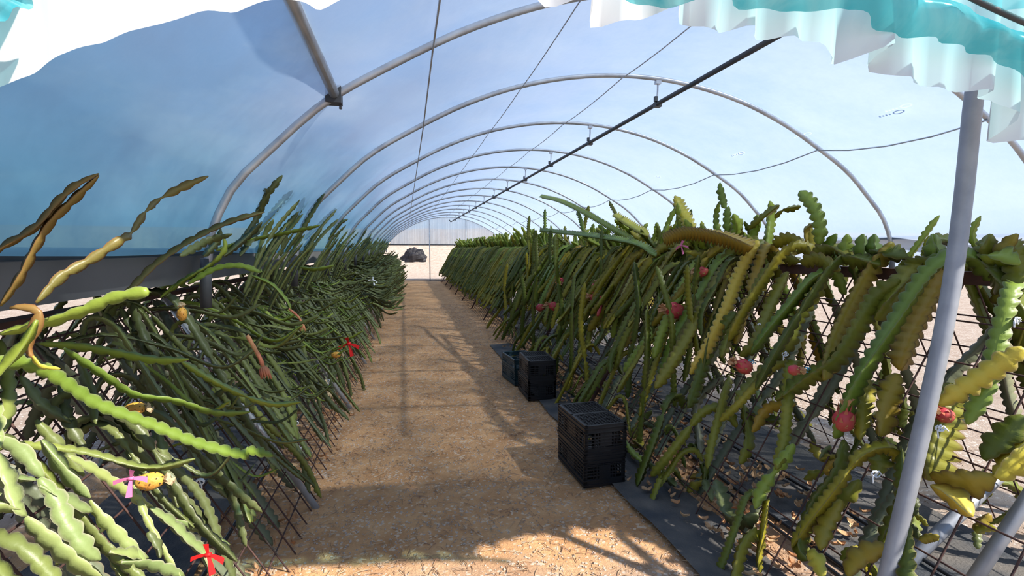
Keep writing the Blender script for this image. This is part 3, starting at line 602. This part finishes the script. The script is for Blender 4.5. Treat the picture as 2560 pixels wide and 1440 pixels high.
for side in (1, -1):
    for back in (0, 1):
        y = 1.75 if side == 1 else 1.25; k = 0; sd = 'right' if side == 1 else 'left'
        while y < YEND-.7:
            faces = 'far' if back else 'path'
            if y < YF:
                kd = 'broad-stemmed' if side == 1 else 'thin-stemmed'
                lab = f'{ordw[k]} {kd} pitaya cactus along the {faces} side of the {sd} row' if k < len(ordw) else f'{kd} pitaya cactus well down the {faces} side of the {sd} row'
                t = new_plant(side, back, y, lab, f'pitaya cacti of the {sd} row')
                sgn = (-1 if side == 1 else 1)*(-1 if back else 1)     # world x direction pointing outwards
                zr = 0 if sgn > 0 else PI
                basep = slope(side, back, y, .02, -.12)
                # trunk climbing inside the mesh
                tilt = math.atan2(.87, 1.5)
                for q in range(2 if not back else 1):
                    me = R.choice(base_m); o = link('trunk', me, t, basep+Vector((0, R.uniform(-.1, .1), 0))-t.location, (R.uniform(-.06, .06), tilt*(-sgn), R.uniform(-.2, .2)))
                if side == 1:
                    nh, nm, nu_, nG = (12, 5, 15, 3) if not back else (5, 3, 7, 1)
                    if y < 3.3: nh, nm, nu_, nG = (2, 3, 2, 2) if not back else (2, 3, 2, 1)
                    if y > 4.2: nh += 5
                    for q in range(nh): put(t, R.choice(['hangR', 'hangR', 'hangG', 'hangR', 'hangO']), slope(side, back, y+R.uniform(-.32, .32), R.uniform(1.55, 1.78), .0), zr+R.uniform(-.5, .5), R.uniform(.85, 1.1))
                    for q in range(nm): put(t, R.choice(['hangRs', 'hangR', 'climbR'] if y > 3.3 else ['hangRs']), slope(side, back, y+R.uniform(-.3, .3), R.uniform(.35, 1.2) if q else .1, -.02), zr+R.uniform(-.7, .7), R.uniform(.7, 1.0), R.uniform(-.2, .2))
                    for q in range(nu_): put(t, R.choice(['upR', 'upD']), slope(side, back, y+R.uniform(-.32, .32), 1.72, R.uniform(-.1, .1)), R.uniform(0, 6.3), R.uniform(.7, 1.15)*(1 if y > 3.3 else .6), R.uniform(-.8, .8))
                    for q in range(2): put(t, 'hangRs', slope(side, back, y+R.uniform(-.15, .15), .30, .0), R.uniform(0, 6.3), R.uniform(.35, .6), R.uniform(-.3, .3))
                else:
                    nr_, nh, nu_ = (22, 12, 6) if not back else (0, 5, 0)
                    if y < 3.0: nr_, nh, nu_ = (9, 12, 0) if not back else (0, 6, 0)
                    if y < 2: nr_, nh, nu_ = (2, 5, 0) if not back else (0, 4, 0)
                    for q in range(nr_):
                        s_ = R.uniform(.7, 1.5); put(t, R.choice(['reachL', 'reachL', 'reachL', 'reachG']), slope(side, back, y+R.uniform(-.3, .3), s_, -.05), zr+R.uniform(-.5, .5), R.uniform(.55, .85)*(1 if s_ > 1.1 else .7))
                    for q in range(nh): put(t, 'hangL', slope(side, back, y+R.uniform(-.3, .3), R.uniform(.8, 1.5), .0), zr+R.uniform(-.6, .6), R.uniform(.6, 1.0))
                    for q in range(nu_): put(t, 'upL', Vector((-1.05+R.uniform(0, .14), y+R.uniform(-.3, .3), 1.30+R.uniform(-.1, .1))), R.uniform(-.25, .25), R.uniform(.6, 1.05))
                y += .55; k += 1
            else:
                if back: y += .6; continue
                endl = {0: f'last pitaya cactus of the {sd} row, beside the far end curtain', 1: f'last but one pitaya cactus of the {sd} row before the end curtain'}
                left_ = int((YEND-.7-y)/(.46 if side == 1 else .44))
                t = new_plant(side, 0, y, endl.get(left_, f'pitaya cactus far down the {sd} row, beyond the crates'), f'pitaya cacti of the {sd} row')
                me = R.choice(farR) if side == 1 else R.choice(farL)
                xr = 2.57 if side == 1 else -1.47
                o = link('stems', me, t, Vector((xr, y, 0))-t.location, (0, 0, R.uniform(-.05, .05)), (1, 1, R.uniform(.94, 1.04))); o['kind'] = 'stuff'
                if side == 1: o = link('top_stems', R.choice(farT), t, Vector((xr, y, 0))-t.location); o['kind'] = 'stuff'
                o = link('stems', R.choice(farR if side == 1 else farL), t, Vector((xr, y+.2, 0))-t.location, (0, 0, R.uniform(-.05, .05)), (1, 1, R.uniform(.94, 1.04))); o['kind'] = 'stuff'
                y += .46 if side == 1 else .44
def nearest(side, y, back=0):
    return min((p for p in plants if p[0] == side and p[1] == back), key=lambda p: abs(p[2]-y))[3]
def hero(P, w_, m, side, joints=(), twist=.4, tip=True, seed=None, label=None, back=0):
    t = nearest(side, P[0].y, back); mb = stem_mesh(P, w_, None, seed if seed is not None else R.random(), joints, twist=twist, quality=4, tip=tip)
    o = world_part('stem', mb, M[m], t); 
    if label: o['label'] = label
    return o
def hR(pts, w_, m, off=.16, **k): return hero([onR(x, y, off) for x, y in pts], w_, m, 1, **k)
def hX(pts, w_, m, X=2.42, **k): return hero([atX(x, y, X) for x, y in pts], w_, m, 1, **k)
def hL(pts, w_, m, off=.12, **k): return hero([onL(x, y, off) for x, y in pts], w_, m, -1, **k)
def lim(z):                                            # inner face of the left film at height z
    for a, b_ in zip(PR[:-1], PR[1:]):
        if a.z <= z <= b_.z and a.x < 0: return a.x+(b_.x-a.x)*(z-a.z)/(b_.z-a.z)+1.99+.05
    return -.9
def hY(pts, w_, m, side, Y, **k):
    n = len(pts)-1; w_ *= .78 if side == -1 and m != 'stem_l' else 1; Y0, Y1 = Y if isinstance(Y, tuple) else (Y, Y)
    P = []
    for i, (x, y) in enumerate(pts):
        yy_ = Y0+(Y1-Y0)*i/n; p = atY(x, y, yy_)
        while side == -1 and p.z > 1.5 and p.x < lim(p.z) and yy_ > 1.2: yy_ *= .985; p = atY(x, y, yy_)
        P.append(p)
    return hero(P, w_, m, side, **k)
# right row, above the ridge
hX([(1610, 615), (1540, 575), (1460, 530), (1400, 503), (1350, 491)], .085, 'stem_green', 2.35)
hX([(1818, 590), (1820, 525), (1812, 515), (1800, 457)], .07, 'stem_green', 2.5, joints=(.5,))
hX([(1792, 590), (1790, 540), (1797, 505)], .05, 'stem_green', 2.5)
hX([(2047, 612), (2052, 570), (2036, 522), (2000, 478)], .085, 'stem_green', 2.45)
hX([(2015, 605), (2015, 575), (2036, 558)], .04, 'stem_ochre', 2.45)
hX([(1872, 572), (1905, 545), (1948, 513)], .055, 'stem_r', 2.5)
hX([(1938, 545), (1955, 527), (2002, 516)], .05, 'stem_r', 2.5, joints=(.35,))
hX([(1735, 600), (1722, 560), (1698, 520), (1688, 490)], .12, 'stem_yellow', 2.4)
hX([(1700, 600), (1695, 540), (1688, 500)], .06, 'stem_green', 2.4)
hX([(1660, 600), (1720, 580), (1800, 590), (1880, 618)], .13, 'stem_ochre', 2.25, twist=.1)
hX([(1620, 590), (1570, 560), (1535, 537)], .10, 'stem_yellow', 2.35)
hX([(1555, 580), (1545, 545), (1523, 502)], .05, 'stem_r', 2.4)
hX([(1460, 580), (1450, 540), (1442, 530)], .07, 'stem_green', 2.4); hX([(1362, 575), (1362, 545), (1363, 522)], .06, 'stem_green', 2.4)
hX([(1640, 640), (1590, 610), (1480, 590), (1350, 575)], .08, 'stem_green', 2.2)
for x in (2090, 2120, 2150, 2200, 2330, 2345, 2475, 2530):
    hX([(x+R.uniform(-20, 20), 660), (x+R.uniform(-14, 14), 622), (x+R.uniform(-16, 16), 585)], .085, R.choice(['stem_r', 'stem_green', 'stem_ochre']), 2.5)
for (x, y) in ((2080, 625), (2150, 650), (2220, 640), (2300, 665), (2370, 650), (2500, 660), (2420, 660), (2050, 655), (1950, 640), (1980, 610)):
    hX([(x-45, y+R.uniform(-25, 10)), (x, y+R.uniform(-20, 0)), (x+50, y+R.uniform(-15, 25))], .10, R.choice(['stem_r', 'stem_ochre', 'stem_r', 'stem_green']), R.uniform(2.38, 2.55))
# right row, hanging in front of the mesh
hR([(1895, 602), (1850, 680), (1815, 770), (1770, 860), (1725, 935)], .095, 'stem_yellow', .22, label='long yellowed hanging stem')
hR([(1870, 625), (1800, 640), (1740, 730), (1700, 800)], .075, 'stem_r', .2)
hR([(2230, 605), (2170, 680), (2120, 770), (2080, 860), (2060, 950)], .10, 'stem_ochre', .16)
hR([(2250, 700), (2190, 740), (2140, 820), (2085, 900), (2010, 950), (1940, 1000)], .10, 'stem_r', .18)
hR([(2380, 640), (2330, 740), (2275, 850), (2250, 925)], .12, 'stem_ochre', .12)
hR([(2300, 650), (2250, 720), (2190, 800)], .12, 'stem_r', .16)
hR([(2560, 870), (2490, 915), (2420, 960), (2345, 1010)], .085, 'stem_yellow', .25, twist=.1, label='bright yellow arching stem')
hR([(2462, 600), (2490, 680), (2530, 740), (2570, 800)], .11, 'stem_r', .1); hR([(2530, 600), (2545, 680), (2540, 760)], .09, 'stem_r', .1)
hR([(2060, 700), (1990, 800), (1970, 860), (1880, 960), (1840, 1010)], .085, 'stem_r', .16)
hR([(1970, 680), (1930, 760), (1890, 850), (1850, 890)], .085, 'stem_ochre', .18)
hR([(1650, 640), (1648, 720), (1650, 800)], .06, 'stem_green', .22, joints=(.85,))
hR([(1730, 680), (1680, 760), (1620, 850), (1560, 930)], .085, 'stem_green', .2)
hR([(1840, 780), (1780, 860), (1740, 960), (1720, 1020)], .09, 'stem_r', .18)
hR([(1930, 655), (1960, 658)], .07, 'stem_yellow', .2)
hR([(1985, 1110), (1940, 1175), (1905, 1225), (1888, 1272)], .07, 'stem_green', .14, joints=(.45,))
hR([(1895, 1285), (1850, 1300), (1818, 1285), (1800, 1235), (1790, 1200)], .09, 'stem_l', .12, twist=.1)
hR([(1810, 945), (1762, 980), (1740, 1020), (1745, 1080), (1752, 1160)], .065, 'stem_grey', .0)
hR([(2110, 1100), (2090, 1180), (2040, 1250), (2005, 1330), (2002, 1380), (2020, 1400)], .075, 'stem_r', .1)
hR([(2020, 1385), (2045, 1400), (2060, 1450)], .09, 'stem_yellow', .1)
hR([(2105, 1250), (2070, 1310), (2050, 1375)], .085, 'stem_ochre', .1)
hR([(2205, 1125), (2195, 1190)], .11, 'stem_r', .05); hR([(2225, 1110), (2190, 1125)], .12, 'stem_ochre', .06)
hR([(2165, 940), (2160, 1000), (2150, 1100)], .08, 'stem_r', .08); hR([(2245, 935), (2220, 1000), (2200, 1090)], .10, 'stem_ochre', .1)
hR([(2380, 960), (2350, 1060), (2320, 1200)], .15, 'stem_ochre', .04); hR([(2330, 1190), (2410, 1200), (2490, 1190)], .12, 'stem_ochre', .06, twist=.1)
hR([(2490, 1195), (2530, 1150), (2580, 1100)], .11, 'stem_yellow', .06); hR([(2560, 1040), (2510, 1100), (2460, 1150)], .10, 'stem_r', .06)
hR([(2330, 1215), (2380, 1240), (2430, 1290)], .09, 'stem_yellow', .08)
hR([(2255, 1240), (2230, 1310), (2200, 1370)], .08, 'stem_r', .06); hR([(2120, 1440), (2150, 1400), (2200, 1375), (2230, 1380)], .09, 'stem_ochre', .1)
hR([(2150, 1200), (2110, 1240), (2060, 1260)], .08, 'stem_r', .05)
hR([(1850, 1160), (1870, 1100), (1860, 1010)], .07, 'stem_r', .0); hR([(1990, 1010), (1920, 1020), (1880, 1080)], .07, 'stem_ochre', .05)
hR([(1620, 1165), (1580, 1130), (1560, 1095)], .055, 'stem_green', .1); hR([(1690, 1215), (1640, 1170), (1620, 1155)], .06, 'stem_l', .08)
for (x, y) in ((1450, 905), (1420, 980), (1600, 1060), (1610, 1120), (1760, 1200), (1720, 1230), (2290, 1290), (2300, 1350), (2440, 1330), (1900, 1060), (2050, 1150), (2060, 1180)):
    for q in range(3):
        a = R.uniform(0, 6.28); r_ = R.uniform(35, 60); hR([(x, y), (x+r_*.5*math.cos(a), y+r_*.5*math.sin(a)-5), (x+r_*math.cos(a), y+r_*math.sin(a))], .07, R.choice(['stem_r', 'stem_l', 'stem_ochre']), R.uniform(-.15, .02))
# left row: long stems against the film (in front of the gutter)
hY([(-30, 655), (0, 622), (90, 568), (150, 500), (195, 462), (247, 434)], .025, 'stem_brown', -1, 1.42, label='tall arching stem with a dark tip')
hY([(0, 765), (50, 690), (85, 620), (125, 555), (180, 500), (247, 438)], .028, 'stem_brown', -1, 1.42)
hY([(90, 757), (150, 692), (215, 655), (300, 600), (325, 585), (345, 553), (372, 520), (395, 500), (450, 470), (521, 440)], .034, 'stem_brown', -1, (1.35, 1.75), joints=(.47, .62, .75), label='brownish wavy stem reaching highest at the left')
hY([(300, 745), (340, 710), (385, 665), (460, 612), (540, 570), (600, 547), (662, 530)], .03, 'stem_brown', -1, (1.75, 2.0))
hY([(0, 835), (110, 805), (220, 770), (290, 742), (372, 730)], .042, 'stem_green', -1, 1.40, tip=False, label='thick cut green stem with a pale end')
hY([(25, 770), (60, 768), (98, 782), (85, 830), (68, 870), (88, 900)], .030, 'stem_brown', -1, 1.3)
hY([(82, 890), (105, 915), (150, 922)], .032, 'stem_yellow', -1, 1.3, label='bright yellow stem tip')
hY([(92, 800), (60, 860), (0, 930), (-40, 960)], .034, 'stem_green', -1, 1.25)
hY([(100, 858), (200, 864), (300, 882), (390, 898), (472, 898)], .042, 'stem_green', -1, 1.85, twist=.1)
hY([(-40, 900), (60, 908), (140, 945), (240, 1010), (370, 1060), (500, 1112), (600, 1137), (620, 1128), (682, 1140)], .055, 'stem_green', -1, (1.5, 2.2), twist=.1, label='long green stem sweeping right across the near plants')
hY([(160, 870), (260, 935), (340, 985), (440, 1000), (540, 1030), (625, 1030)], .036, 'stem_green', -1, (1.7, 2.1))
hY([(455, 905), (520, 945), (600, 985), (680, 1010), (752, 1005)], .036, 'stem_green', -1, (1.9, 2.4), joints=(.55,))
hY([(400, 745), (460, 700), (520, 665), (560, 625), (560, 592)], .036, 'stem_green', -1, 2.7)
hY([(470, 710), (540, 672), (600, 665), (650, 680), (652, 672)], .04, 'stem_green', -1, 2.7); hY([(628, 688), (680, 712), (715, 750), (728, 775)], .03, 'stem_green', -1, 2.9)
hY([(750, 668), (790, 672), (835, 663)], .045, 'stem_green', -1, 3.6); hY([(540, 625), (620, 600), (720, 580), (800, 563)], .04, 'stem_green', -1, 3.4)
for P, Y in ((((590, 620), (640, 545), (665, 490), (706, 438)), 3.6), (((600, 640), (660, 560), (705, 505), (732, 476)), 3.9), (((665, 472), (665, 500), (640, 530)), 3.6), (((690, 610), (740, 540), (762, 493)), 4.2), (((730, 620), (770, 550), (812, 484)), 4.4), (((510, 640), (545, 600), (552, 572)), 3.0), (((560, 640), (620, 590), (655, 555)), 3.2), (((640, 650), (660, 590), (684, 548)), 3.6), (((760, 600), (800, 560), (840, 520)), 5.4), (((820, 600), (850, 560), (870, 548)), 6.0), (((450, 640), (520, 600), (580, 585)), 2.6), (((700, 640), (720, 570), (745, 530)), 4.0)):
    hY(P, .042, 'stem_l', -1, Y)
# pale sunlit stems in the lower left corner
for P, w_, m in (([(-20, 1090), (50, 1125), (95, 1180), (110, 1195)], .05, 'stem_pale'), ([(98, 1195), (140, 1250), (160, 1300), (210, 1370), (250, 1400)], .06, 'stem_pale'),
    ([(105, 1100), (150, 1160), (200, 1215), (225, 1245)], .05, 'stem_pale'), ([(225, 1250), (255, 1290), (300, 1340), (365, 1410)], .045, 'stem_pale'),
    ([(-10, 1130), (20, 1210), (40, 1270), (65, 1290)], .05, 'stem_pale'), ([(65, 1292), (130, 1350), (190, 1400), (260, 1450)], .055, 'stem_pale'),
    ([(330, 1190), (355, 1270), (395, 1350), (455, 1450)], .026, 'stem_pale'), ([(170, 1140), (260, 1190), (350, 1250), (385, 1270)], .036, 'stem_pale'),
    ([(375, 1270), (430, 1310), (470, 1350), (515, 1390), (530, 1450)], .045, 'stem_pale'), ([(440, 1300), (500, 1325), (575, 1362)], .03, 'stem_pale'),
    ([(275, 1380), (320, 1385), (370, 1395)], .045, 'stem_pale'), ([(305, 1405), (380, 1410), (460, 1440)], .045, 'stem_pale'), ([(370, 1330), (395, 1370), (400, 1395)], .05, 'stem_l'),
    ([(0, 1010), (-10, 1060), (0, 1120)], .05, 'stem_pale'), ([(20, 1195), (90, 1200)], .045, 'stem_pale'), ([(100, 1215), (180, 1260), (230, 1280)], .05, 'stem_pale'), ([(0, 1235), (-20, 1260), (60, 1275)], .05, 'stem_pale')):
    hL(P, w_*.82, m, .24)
for P in ([(90, 1050), (160, 1130), (210, 1190)], [(150, 960), (170, 1050), (215, 1130)], [(300, 1070), (330, 1150), (350, 1210)], [(395, 1080), (420, 1180), (445, 1270)], [(560, 1150), (600, 1230), (625, 1310)], [(370, 1000), (400, 1050), (380, 1110)],
          [(240, 760), (300, 850), (330, 920)], [(300, 770), (340, 840), (380, 920)], [(330, 760), (360, 840), (400, 900)], [(0, 850), (20, 960), (10, 1080)], [(50, 940), (100, 1010), (180, 1060)], [(200, 900), (230, 980), (240, 1060)], [(500, 840), (560, 930), (600, 1000)], [(430, 850), (470, 960), (520, 1040)], [(620, 1210), (630, 1290), (640, 1300)], [(520, 1200), (570, 1240), (640, 1290)]):
    hL(P, .04, 'stem_l', R.uniform(.05, .2))
# ---------------------------------------------------------------- fruits, flowers, ties
def fruit(P, r, m, label, yel=False, ax=(0, 0, -1)):
    t = thing('dragon_fruit', label, 'fruit', P); d = Vector(ax).normalized(); q = d.to_track_quat('Z', 'Y')
    mb = MB(); n1, n2 = 14, 10; v = []
    for j in range(n2+1):
        ph = PI*j/n2
        for i in range(n1):
            a = 2*PI*i/n1; rr = math.sin(ph)*(1+.06*math.cos(3*a+ph*4)); v.append(q@Vector((rr*r*math.cos(a), rr*r*math.sin(a), -math.cos(ph)*r*(1.5 if yel else 1.18))))
    mb.add(v, [(j*n1+i, j*n1+(i+1) % n1, (j+1)*n1+(i+1) % n1, (j+1)*n1+i) for j in range(n2) for i in range(n1)]); mb.build('body', m, t, True)
    mb = MB(); rnd = random.Random(int(P.x*1000+P.z*1000))
    cnt = 26 if not yel else 30
    for k in range(cnt):
        ph = PI*(.12+.8*(k+.5)/cnt); a = k*2.4; b_ = Vector((math.sin(ph)*math.cos(a), math.sin(ph)*math.sin(a), -math.cos(ph)*(1.5 if yel else 1.18))); tn = Vector((-math.sin(a), math.cos(a), 0)); fw = Vector((0, 0, 1))
        if yel: p0 = q@(b_*r); mb.tube([p0, q@(b_*r*1.12)], [r*.09, r*.05], 5)
        else:
            l_ = r*(.45+.35*(k/cnt)); wd = r*.2; p0 = q@(b_*r*.98-tn*wd); p1 = q@(b_*r*.98+tn*wd); tp = q@(b_*(r*1.16)+fw*l_); mb.add([p0, p1, tp], [(0, 1, 2)])
    mb.build('scale_tips' if not yel else 'bumps', M['scale'] if not yel else M['thorn'], t)
    mb = MB()
    for k in range(7): a = k*.9; mb.tube([q@Vector((0, 0, r*1.15)), q@Vector((.25*r*math.cos(a), .25*r*math.sin(a), r*1.5)), q@Vector((.5*r*math.cos(a), .5*r*math.sin(a), r*(1.8+.1*k)))], [.09*r, .07*r, .01], 4)
    mb.build('dry_calyx', M['dry'] if not yel else M['wiltpale'], t)
    return t
def rf(px, py, rp, label, off=.30, ax=(-.5, -.3, -.5), m='fruit'):
    P = onR(px, py, off); dep = P.y*math.cos(YAW)+P.x*math.sin(YAW); return fruit(P, rp/FPX*dep*.95, M[m], label, False, ax)
rf(1687, 776, 22, 'large red dragon fruit in the middle of the right row', ax=(-1, -.2, .2))
rf(1493, 746, 16, 'red dragon fruit with a long wilted pink flower tail', ax=(-1, 0, .2))
rf(1402, 706, 13, 'red dragon fruit highest above the farther crates', ax=(-.4, -1, 0))
rf(1385, 766, 12, 'red dragon fruit, right of a close pair above the crates', ax=(-1, 0, .3))
rf(1350, 769, 10, 'red dragon fruit, left of a close pair above the crates', ax=(1, -.3, .2))
rf(1757, 680, 14, 'red dragon fruit near the ridge tied with blue string', ax=(-1, 0, .1))
rf(1334, 711, 7, 'tiny red dragon fruit farthest down the right row', ax=(1, 0, .3))
rf(1486, 718, 9, 'small red fruit just above the fruit with the wilted flower', ax=(.3, 0, 1))
rf(1860, 916, 20, 'red dragon fruit tied with blue string above the bare mesh', ax=(-.9, 0, .4))
rf(2110, 1050, 27, 'large orange-red dragon fruit hanging before the mesh left of the leaning pole', ax=(0, -.1, 1), off=.16)
rf(2362, 1038, 21, 'red dragon fruit just right of the leaning pole', ax=(-.8, 0, .3), off=.1)
rf(1985, 925, 14, 'shrivelled dark red fruit tied with blue string', ax=(1, 0, -.1))
P = onL(375, 1203, .34); fruit(P, .027, M['yfruit'], 'plump yellow fruit beside the pink ribbon at lower left', True, (1, 0, .05))
P = onL(338, 1021, .30); fruit(P, .022, M['yfruit'], 'yellow fruit half hidden under a long green stem', True, (1, 0, .0))
P = onL(840, 887, .4); fruit(P, .028, M['yfruit'], 'small pale yellow fruit near the red ribbon far down the left row', True, (1, 0, .0))
P = atY(455, 785, 2.6); fruit(P, .022, M['yfruit'], 'small dull yellow fruit behind the stems near the hoop foot', True, (0, 0, 1))
def wilted(pts, Y, label, w_, m='wilt', side=-1):
    P = [atY(x, y, Y) for x, y in pts]; t = thing('wilted_flower', label, 'flower', P[0]); mb = MB(); S = spline(P, 12)
    mb.tube(S[:9], [w_*(.25+.05*(k % 2)) for k in range(9)], 7); world_part('neck', mb, M[m], t); mb = MB()
    for k in range(11):
        a = k*.6; o = Vector((math.cos(a), math.sin(a)*.8, .2*math.sin(k)))*w_; mb.tube([S[8], S[9]+o*.45, S[11]+o*.7], [w_*.2, w_*.22, w_*.04], 5)
    world_part('petals', mb, M['wilt'] if m == 'wilt' else M[m], t)
wilted([(618, 838), (635, 868), (652, 900), (666, 946)], 2.5, 'drooping coral red wilted flower in the middle of the left row', .034)
wilted([(722, 772), (740, 786), (752, 802), (757, 828)], 3.6, 'smaller wilted orange flower above the red one in the left row', .028)
wilted([(812, 950), (818, 965), (822, 995)], 4.4, 'pale dried flower hanging low by the second trellis leg', .045, 'wiltpale')
P = [onR(x, y, .3) for x, y in ((1500, 738), (1505, 760), (1497, 780), (1494, 790))]; t = thing('wilted_flower', 'pink wilted flower hanging from the red dragon fruit', 'flower', P[0]); mb = MB(); mb.tube(spline(P, 8), [.012, .014, .012, .010, .010, .014, .02, .012], 7); world_part('neck', mb, M['fruit'], t)
def ribbon(P, s_, m, label, name='ribbon'):
    t = thing(name, label, 'ribbon', P); rnd = random.Random(label)
    mb = MB(); mb.tube([Vector((-.2*s_, 0, 0)), Vector((.2*s_, 0, .05*s_))], .16*s_, 7); mb.build('knot', M[m], t, True)
    for k in range(4):
        a = k*1.6+rnd.uniform(-.3, .3); d = Vector((math.cos(a), rnd.uniform(-.4, .2), math.sin(a))); sd = Vector((-d.z, .3, d.x)).normalized()*.22*s_
        A = [d*(s_*u)+Vector((0, 0, -.25*s_*u*u)) for u in (0, .4, .75, 1.1)]; mb = MB(); v = []
        for i, p in enumerate(A): v += [p-sd*(.4+.2*i), p+sd*(.4+.2*i), p+sd*(.4+.2*i)+Vector((0, .01*s_+.002, 0)), p-sd*(.4+.2*i)+Vector((0, .01*s_+.002, 0))]
        mb.add(v, [(i*4+j, i*4+(j+1) % 4, i*4+4+(j+1) % 4, i*4+4+j) for i in range(3) for j in range(4)]); mb.build('tail', M[m], t)
ribbon(onL(327, 1197, .36), .036, 'pinkribbon', 'pink ribbon tied beside the plump yellow fruit')
ribbon(onL(520, 1388, .30), .045, 'redribbon', 'red ribbon tied to a stem in the lower left corner')
ribbon(atX(1703, 614, 2.15), .05, 'pinkribbon', 'magenta ribbon tied near the ridge of the right row')
ribbon(atY(872, 860, 5.0), .09, 'redribbon', 'red ribbon tied far along the left row')
ribbon(atY(932, 700, 9.0), .07, 'string', 'white plastic scrap caught in the far left row', 'plastic_scrap')
def tie(P, s_, m, label):
    rnd = random.Random(label+str(P.x)); mb = MB()
    for k in range(3):
        a0 = rnd.uniform(0, 6); pts = [Vector((math.cos(a0+u)*s_*.5, math.sin(u*1.3)*s_*.2, math.sin(a0+u)*s_*.4)) for u in (0, .8, 1.6, 2.4, 3.2, 4.0)]; mb.tube(pts, .003, 5)
    for k in range(2): a0 = rnd.uniform(0, 6); mb.tube([Vector((0, 0, 0)), Vector((math.cos(a0)*s_*.6, 0, math.sin(a0)*s_*.5)), Vector((math.cos(a0)*s_, -.01, math.sin(a0)*s_*.6-.02))], .003, 5)
    o = mb.build('string_tie', M[m], smooth=True); o.location = P; tag(o, label, 'string', 'strings tying stems to the mesh')
for (x, y), m, lab in (((1963, 885), 'string', 'white string tie above the shrivelled red fruit'), ((1900, 812), 'string', 'white string tie near the yellowed hanging stem'), ((2190, 1185), 'string', 'white string tie on the mesh left of the pole foot'), ((2545, 802), 'string', 'thick white string tie at the right picture edge'), ((1877, 905), 'bluestring', 'blue string tie on the red fruit above the bare mesh'), ((2018, 925), 'bluestring', 'blue string tie on the shrivelled red fruit'), ((1775, 662), 'bluestring', 'blue string tie by the fruit near the ridge'), ((2350, 1070), 'string', 'white string tie below the fruit right of the pole'), ((1600, 835), 'string', 'white string tie among the middle stems'), ((1465, 810), 'string', 'white string tie above the farther crates'), ((1665, 720), 'string', 'white string tie above the large red fruit')):
    tie(onR(x, y, .2), .032, m, lab)
for (x, y), m, lab in (((485, 1092), 'string', 'white string tie in the near left row'), ((740, 1058), 'string', 'white string tie near the left trellis leg'), ((755, 1115), 'string', 'white string tie low beside the left trellis leg'), ((500, 1205), 'string', 'white string tie low in the near left row'), ((800, 890), 'bluestring', 'blue string loop near the red ribbon, left row'), ((820, 952), 'string', 'white string loop above the dried flower')):
    tie(onL(x, y, .1), .032, m, lab)
# ---------------------------------------------------------------- loose litter on the ground
def scatter(name, m, label, cat, fn, n):
    mb = MB()
    for i in range(n): fn(mb)
    tag(mb.build(name, m), label, cat, kind='stuff')
def pos(near=True):
    while True:
        y = 1.6+R.random()**1.7*13; x = R.uniform(-1.2, 2.0) if R.random() < .75 else R.uniform(-2.6, 4.6)
        return x, y
def peb(mb):
    x, y = pos(); s_ = R.uniform(.003, .011); z = gz(x, y); a = R.uniform(0, 3); c_, s2 = math.cos(a)*s_, math.sin(a)*s_
    mb.add([(x+c_, y+s2, z), (x-s2*.7, y+c_*.7, z), (x-c_, y-s2, z), (x+s2*.7, y-c_*.7, z), (x+c_*.3, y, z+s_*R.uniform(.5, .9)), (x-c_*.4, y+s2*.2, z+s_*.6)], [(0, 1, 4), (1, 5, 4), (1, 2, 5), (2, 3, 5), (3, 4, 5), (3, 0, 4)])
scatter('gravel', M['pebble'], 'small stones scattered over the soil path', 'gravel', peb, 26000)
def stw(mb):
    x, y = pos(); l_ = R.uniform(.02, .09); a = R.uniform(0, 6.3); z = gz(x, y)+.004; d = Vector((math.cos(a), math.sin(a), 0))*l_; p = Vector((x, y, z)); nn = Vector((-d.y, d.x, 0)).normalized()*.0012; k = nn*R.uniform(-8, 8)
    m_ = p+d*.5+k+Vector((0, 0, .006)); e_ = p+d
    mb.add([p-nn, p+nn, m_+nn, m_-nn, e_+nn, e_-nn, p+Vector((0, 0, .003)), m_+Vector((0, 0, .003)), e_+Vector((0, 0, .003))], [(0, 1, 2, 3), (3, 2, 4, 5), (0, 6, 7, 3), (1, 2, 7, 6), (3, 7, 8, 5), (2, 4, 8, 7)])
scatter('straw', M['straw'], 'dry straw strewn over the path edges', 'straw', stw, 9000)
def dl(mb, cx=None, cy=None):
    if cx is None: x, y = R.choice(((-.75, R.uniform(1.5, 9)), (1.75, R.uniform(2, 9)), (1.9, R.uniform(2, 6)), (2.4, R.uniform(2, 6)))); x += R.gauss(0, .12)
    s_ = R.uniform(.015, .04); z = .045+R.uniform(0, .02); a = R.uniform(0, 6.3); d = Vector((math.cos(a), math.sin(a), 0)); n_ = Vector((-d.y, d.x, 0)); P = Vector((x, y, z)); v = []
    for i, (u, wd, zz) in enumerate(((-1, .1, .01), (-.4, .45, -.003), (.3, .5, .004), (1, .08, .016))): v += [P+d*s_*u+n_*s_*wd+Vector((0, 0, zz)), P+d*s_*u-n_*s_*wd+Vector((0, 0, zz+R.uniform(0, .012))), P+d*s_*u+Vector((0, 0, zz-.01))]
    mb.add(v, [(i*3+a_, i*3+b_, i*3+3+b_, i*3+3+a_) for i in range(3) for a_, b_ in ((0, 2), (2, 1))])
scatter('dry_leaves', M['dry'], 'curled dry orange stem scraps along both row edges', 'dry leaves', dl, 900)
print('objects', len(bpy.data.objects), 'tris', sum(len(m.polygons) for m in bpy.data.meshes)*2)
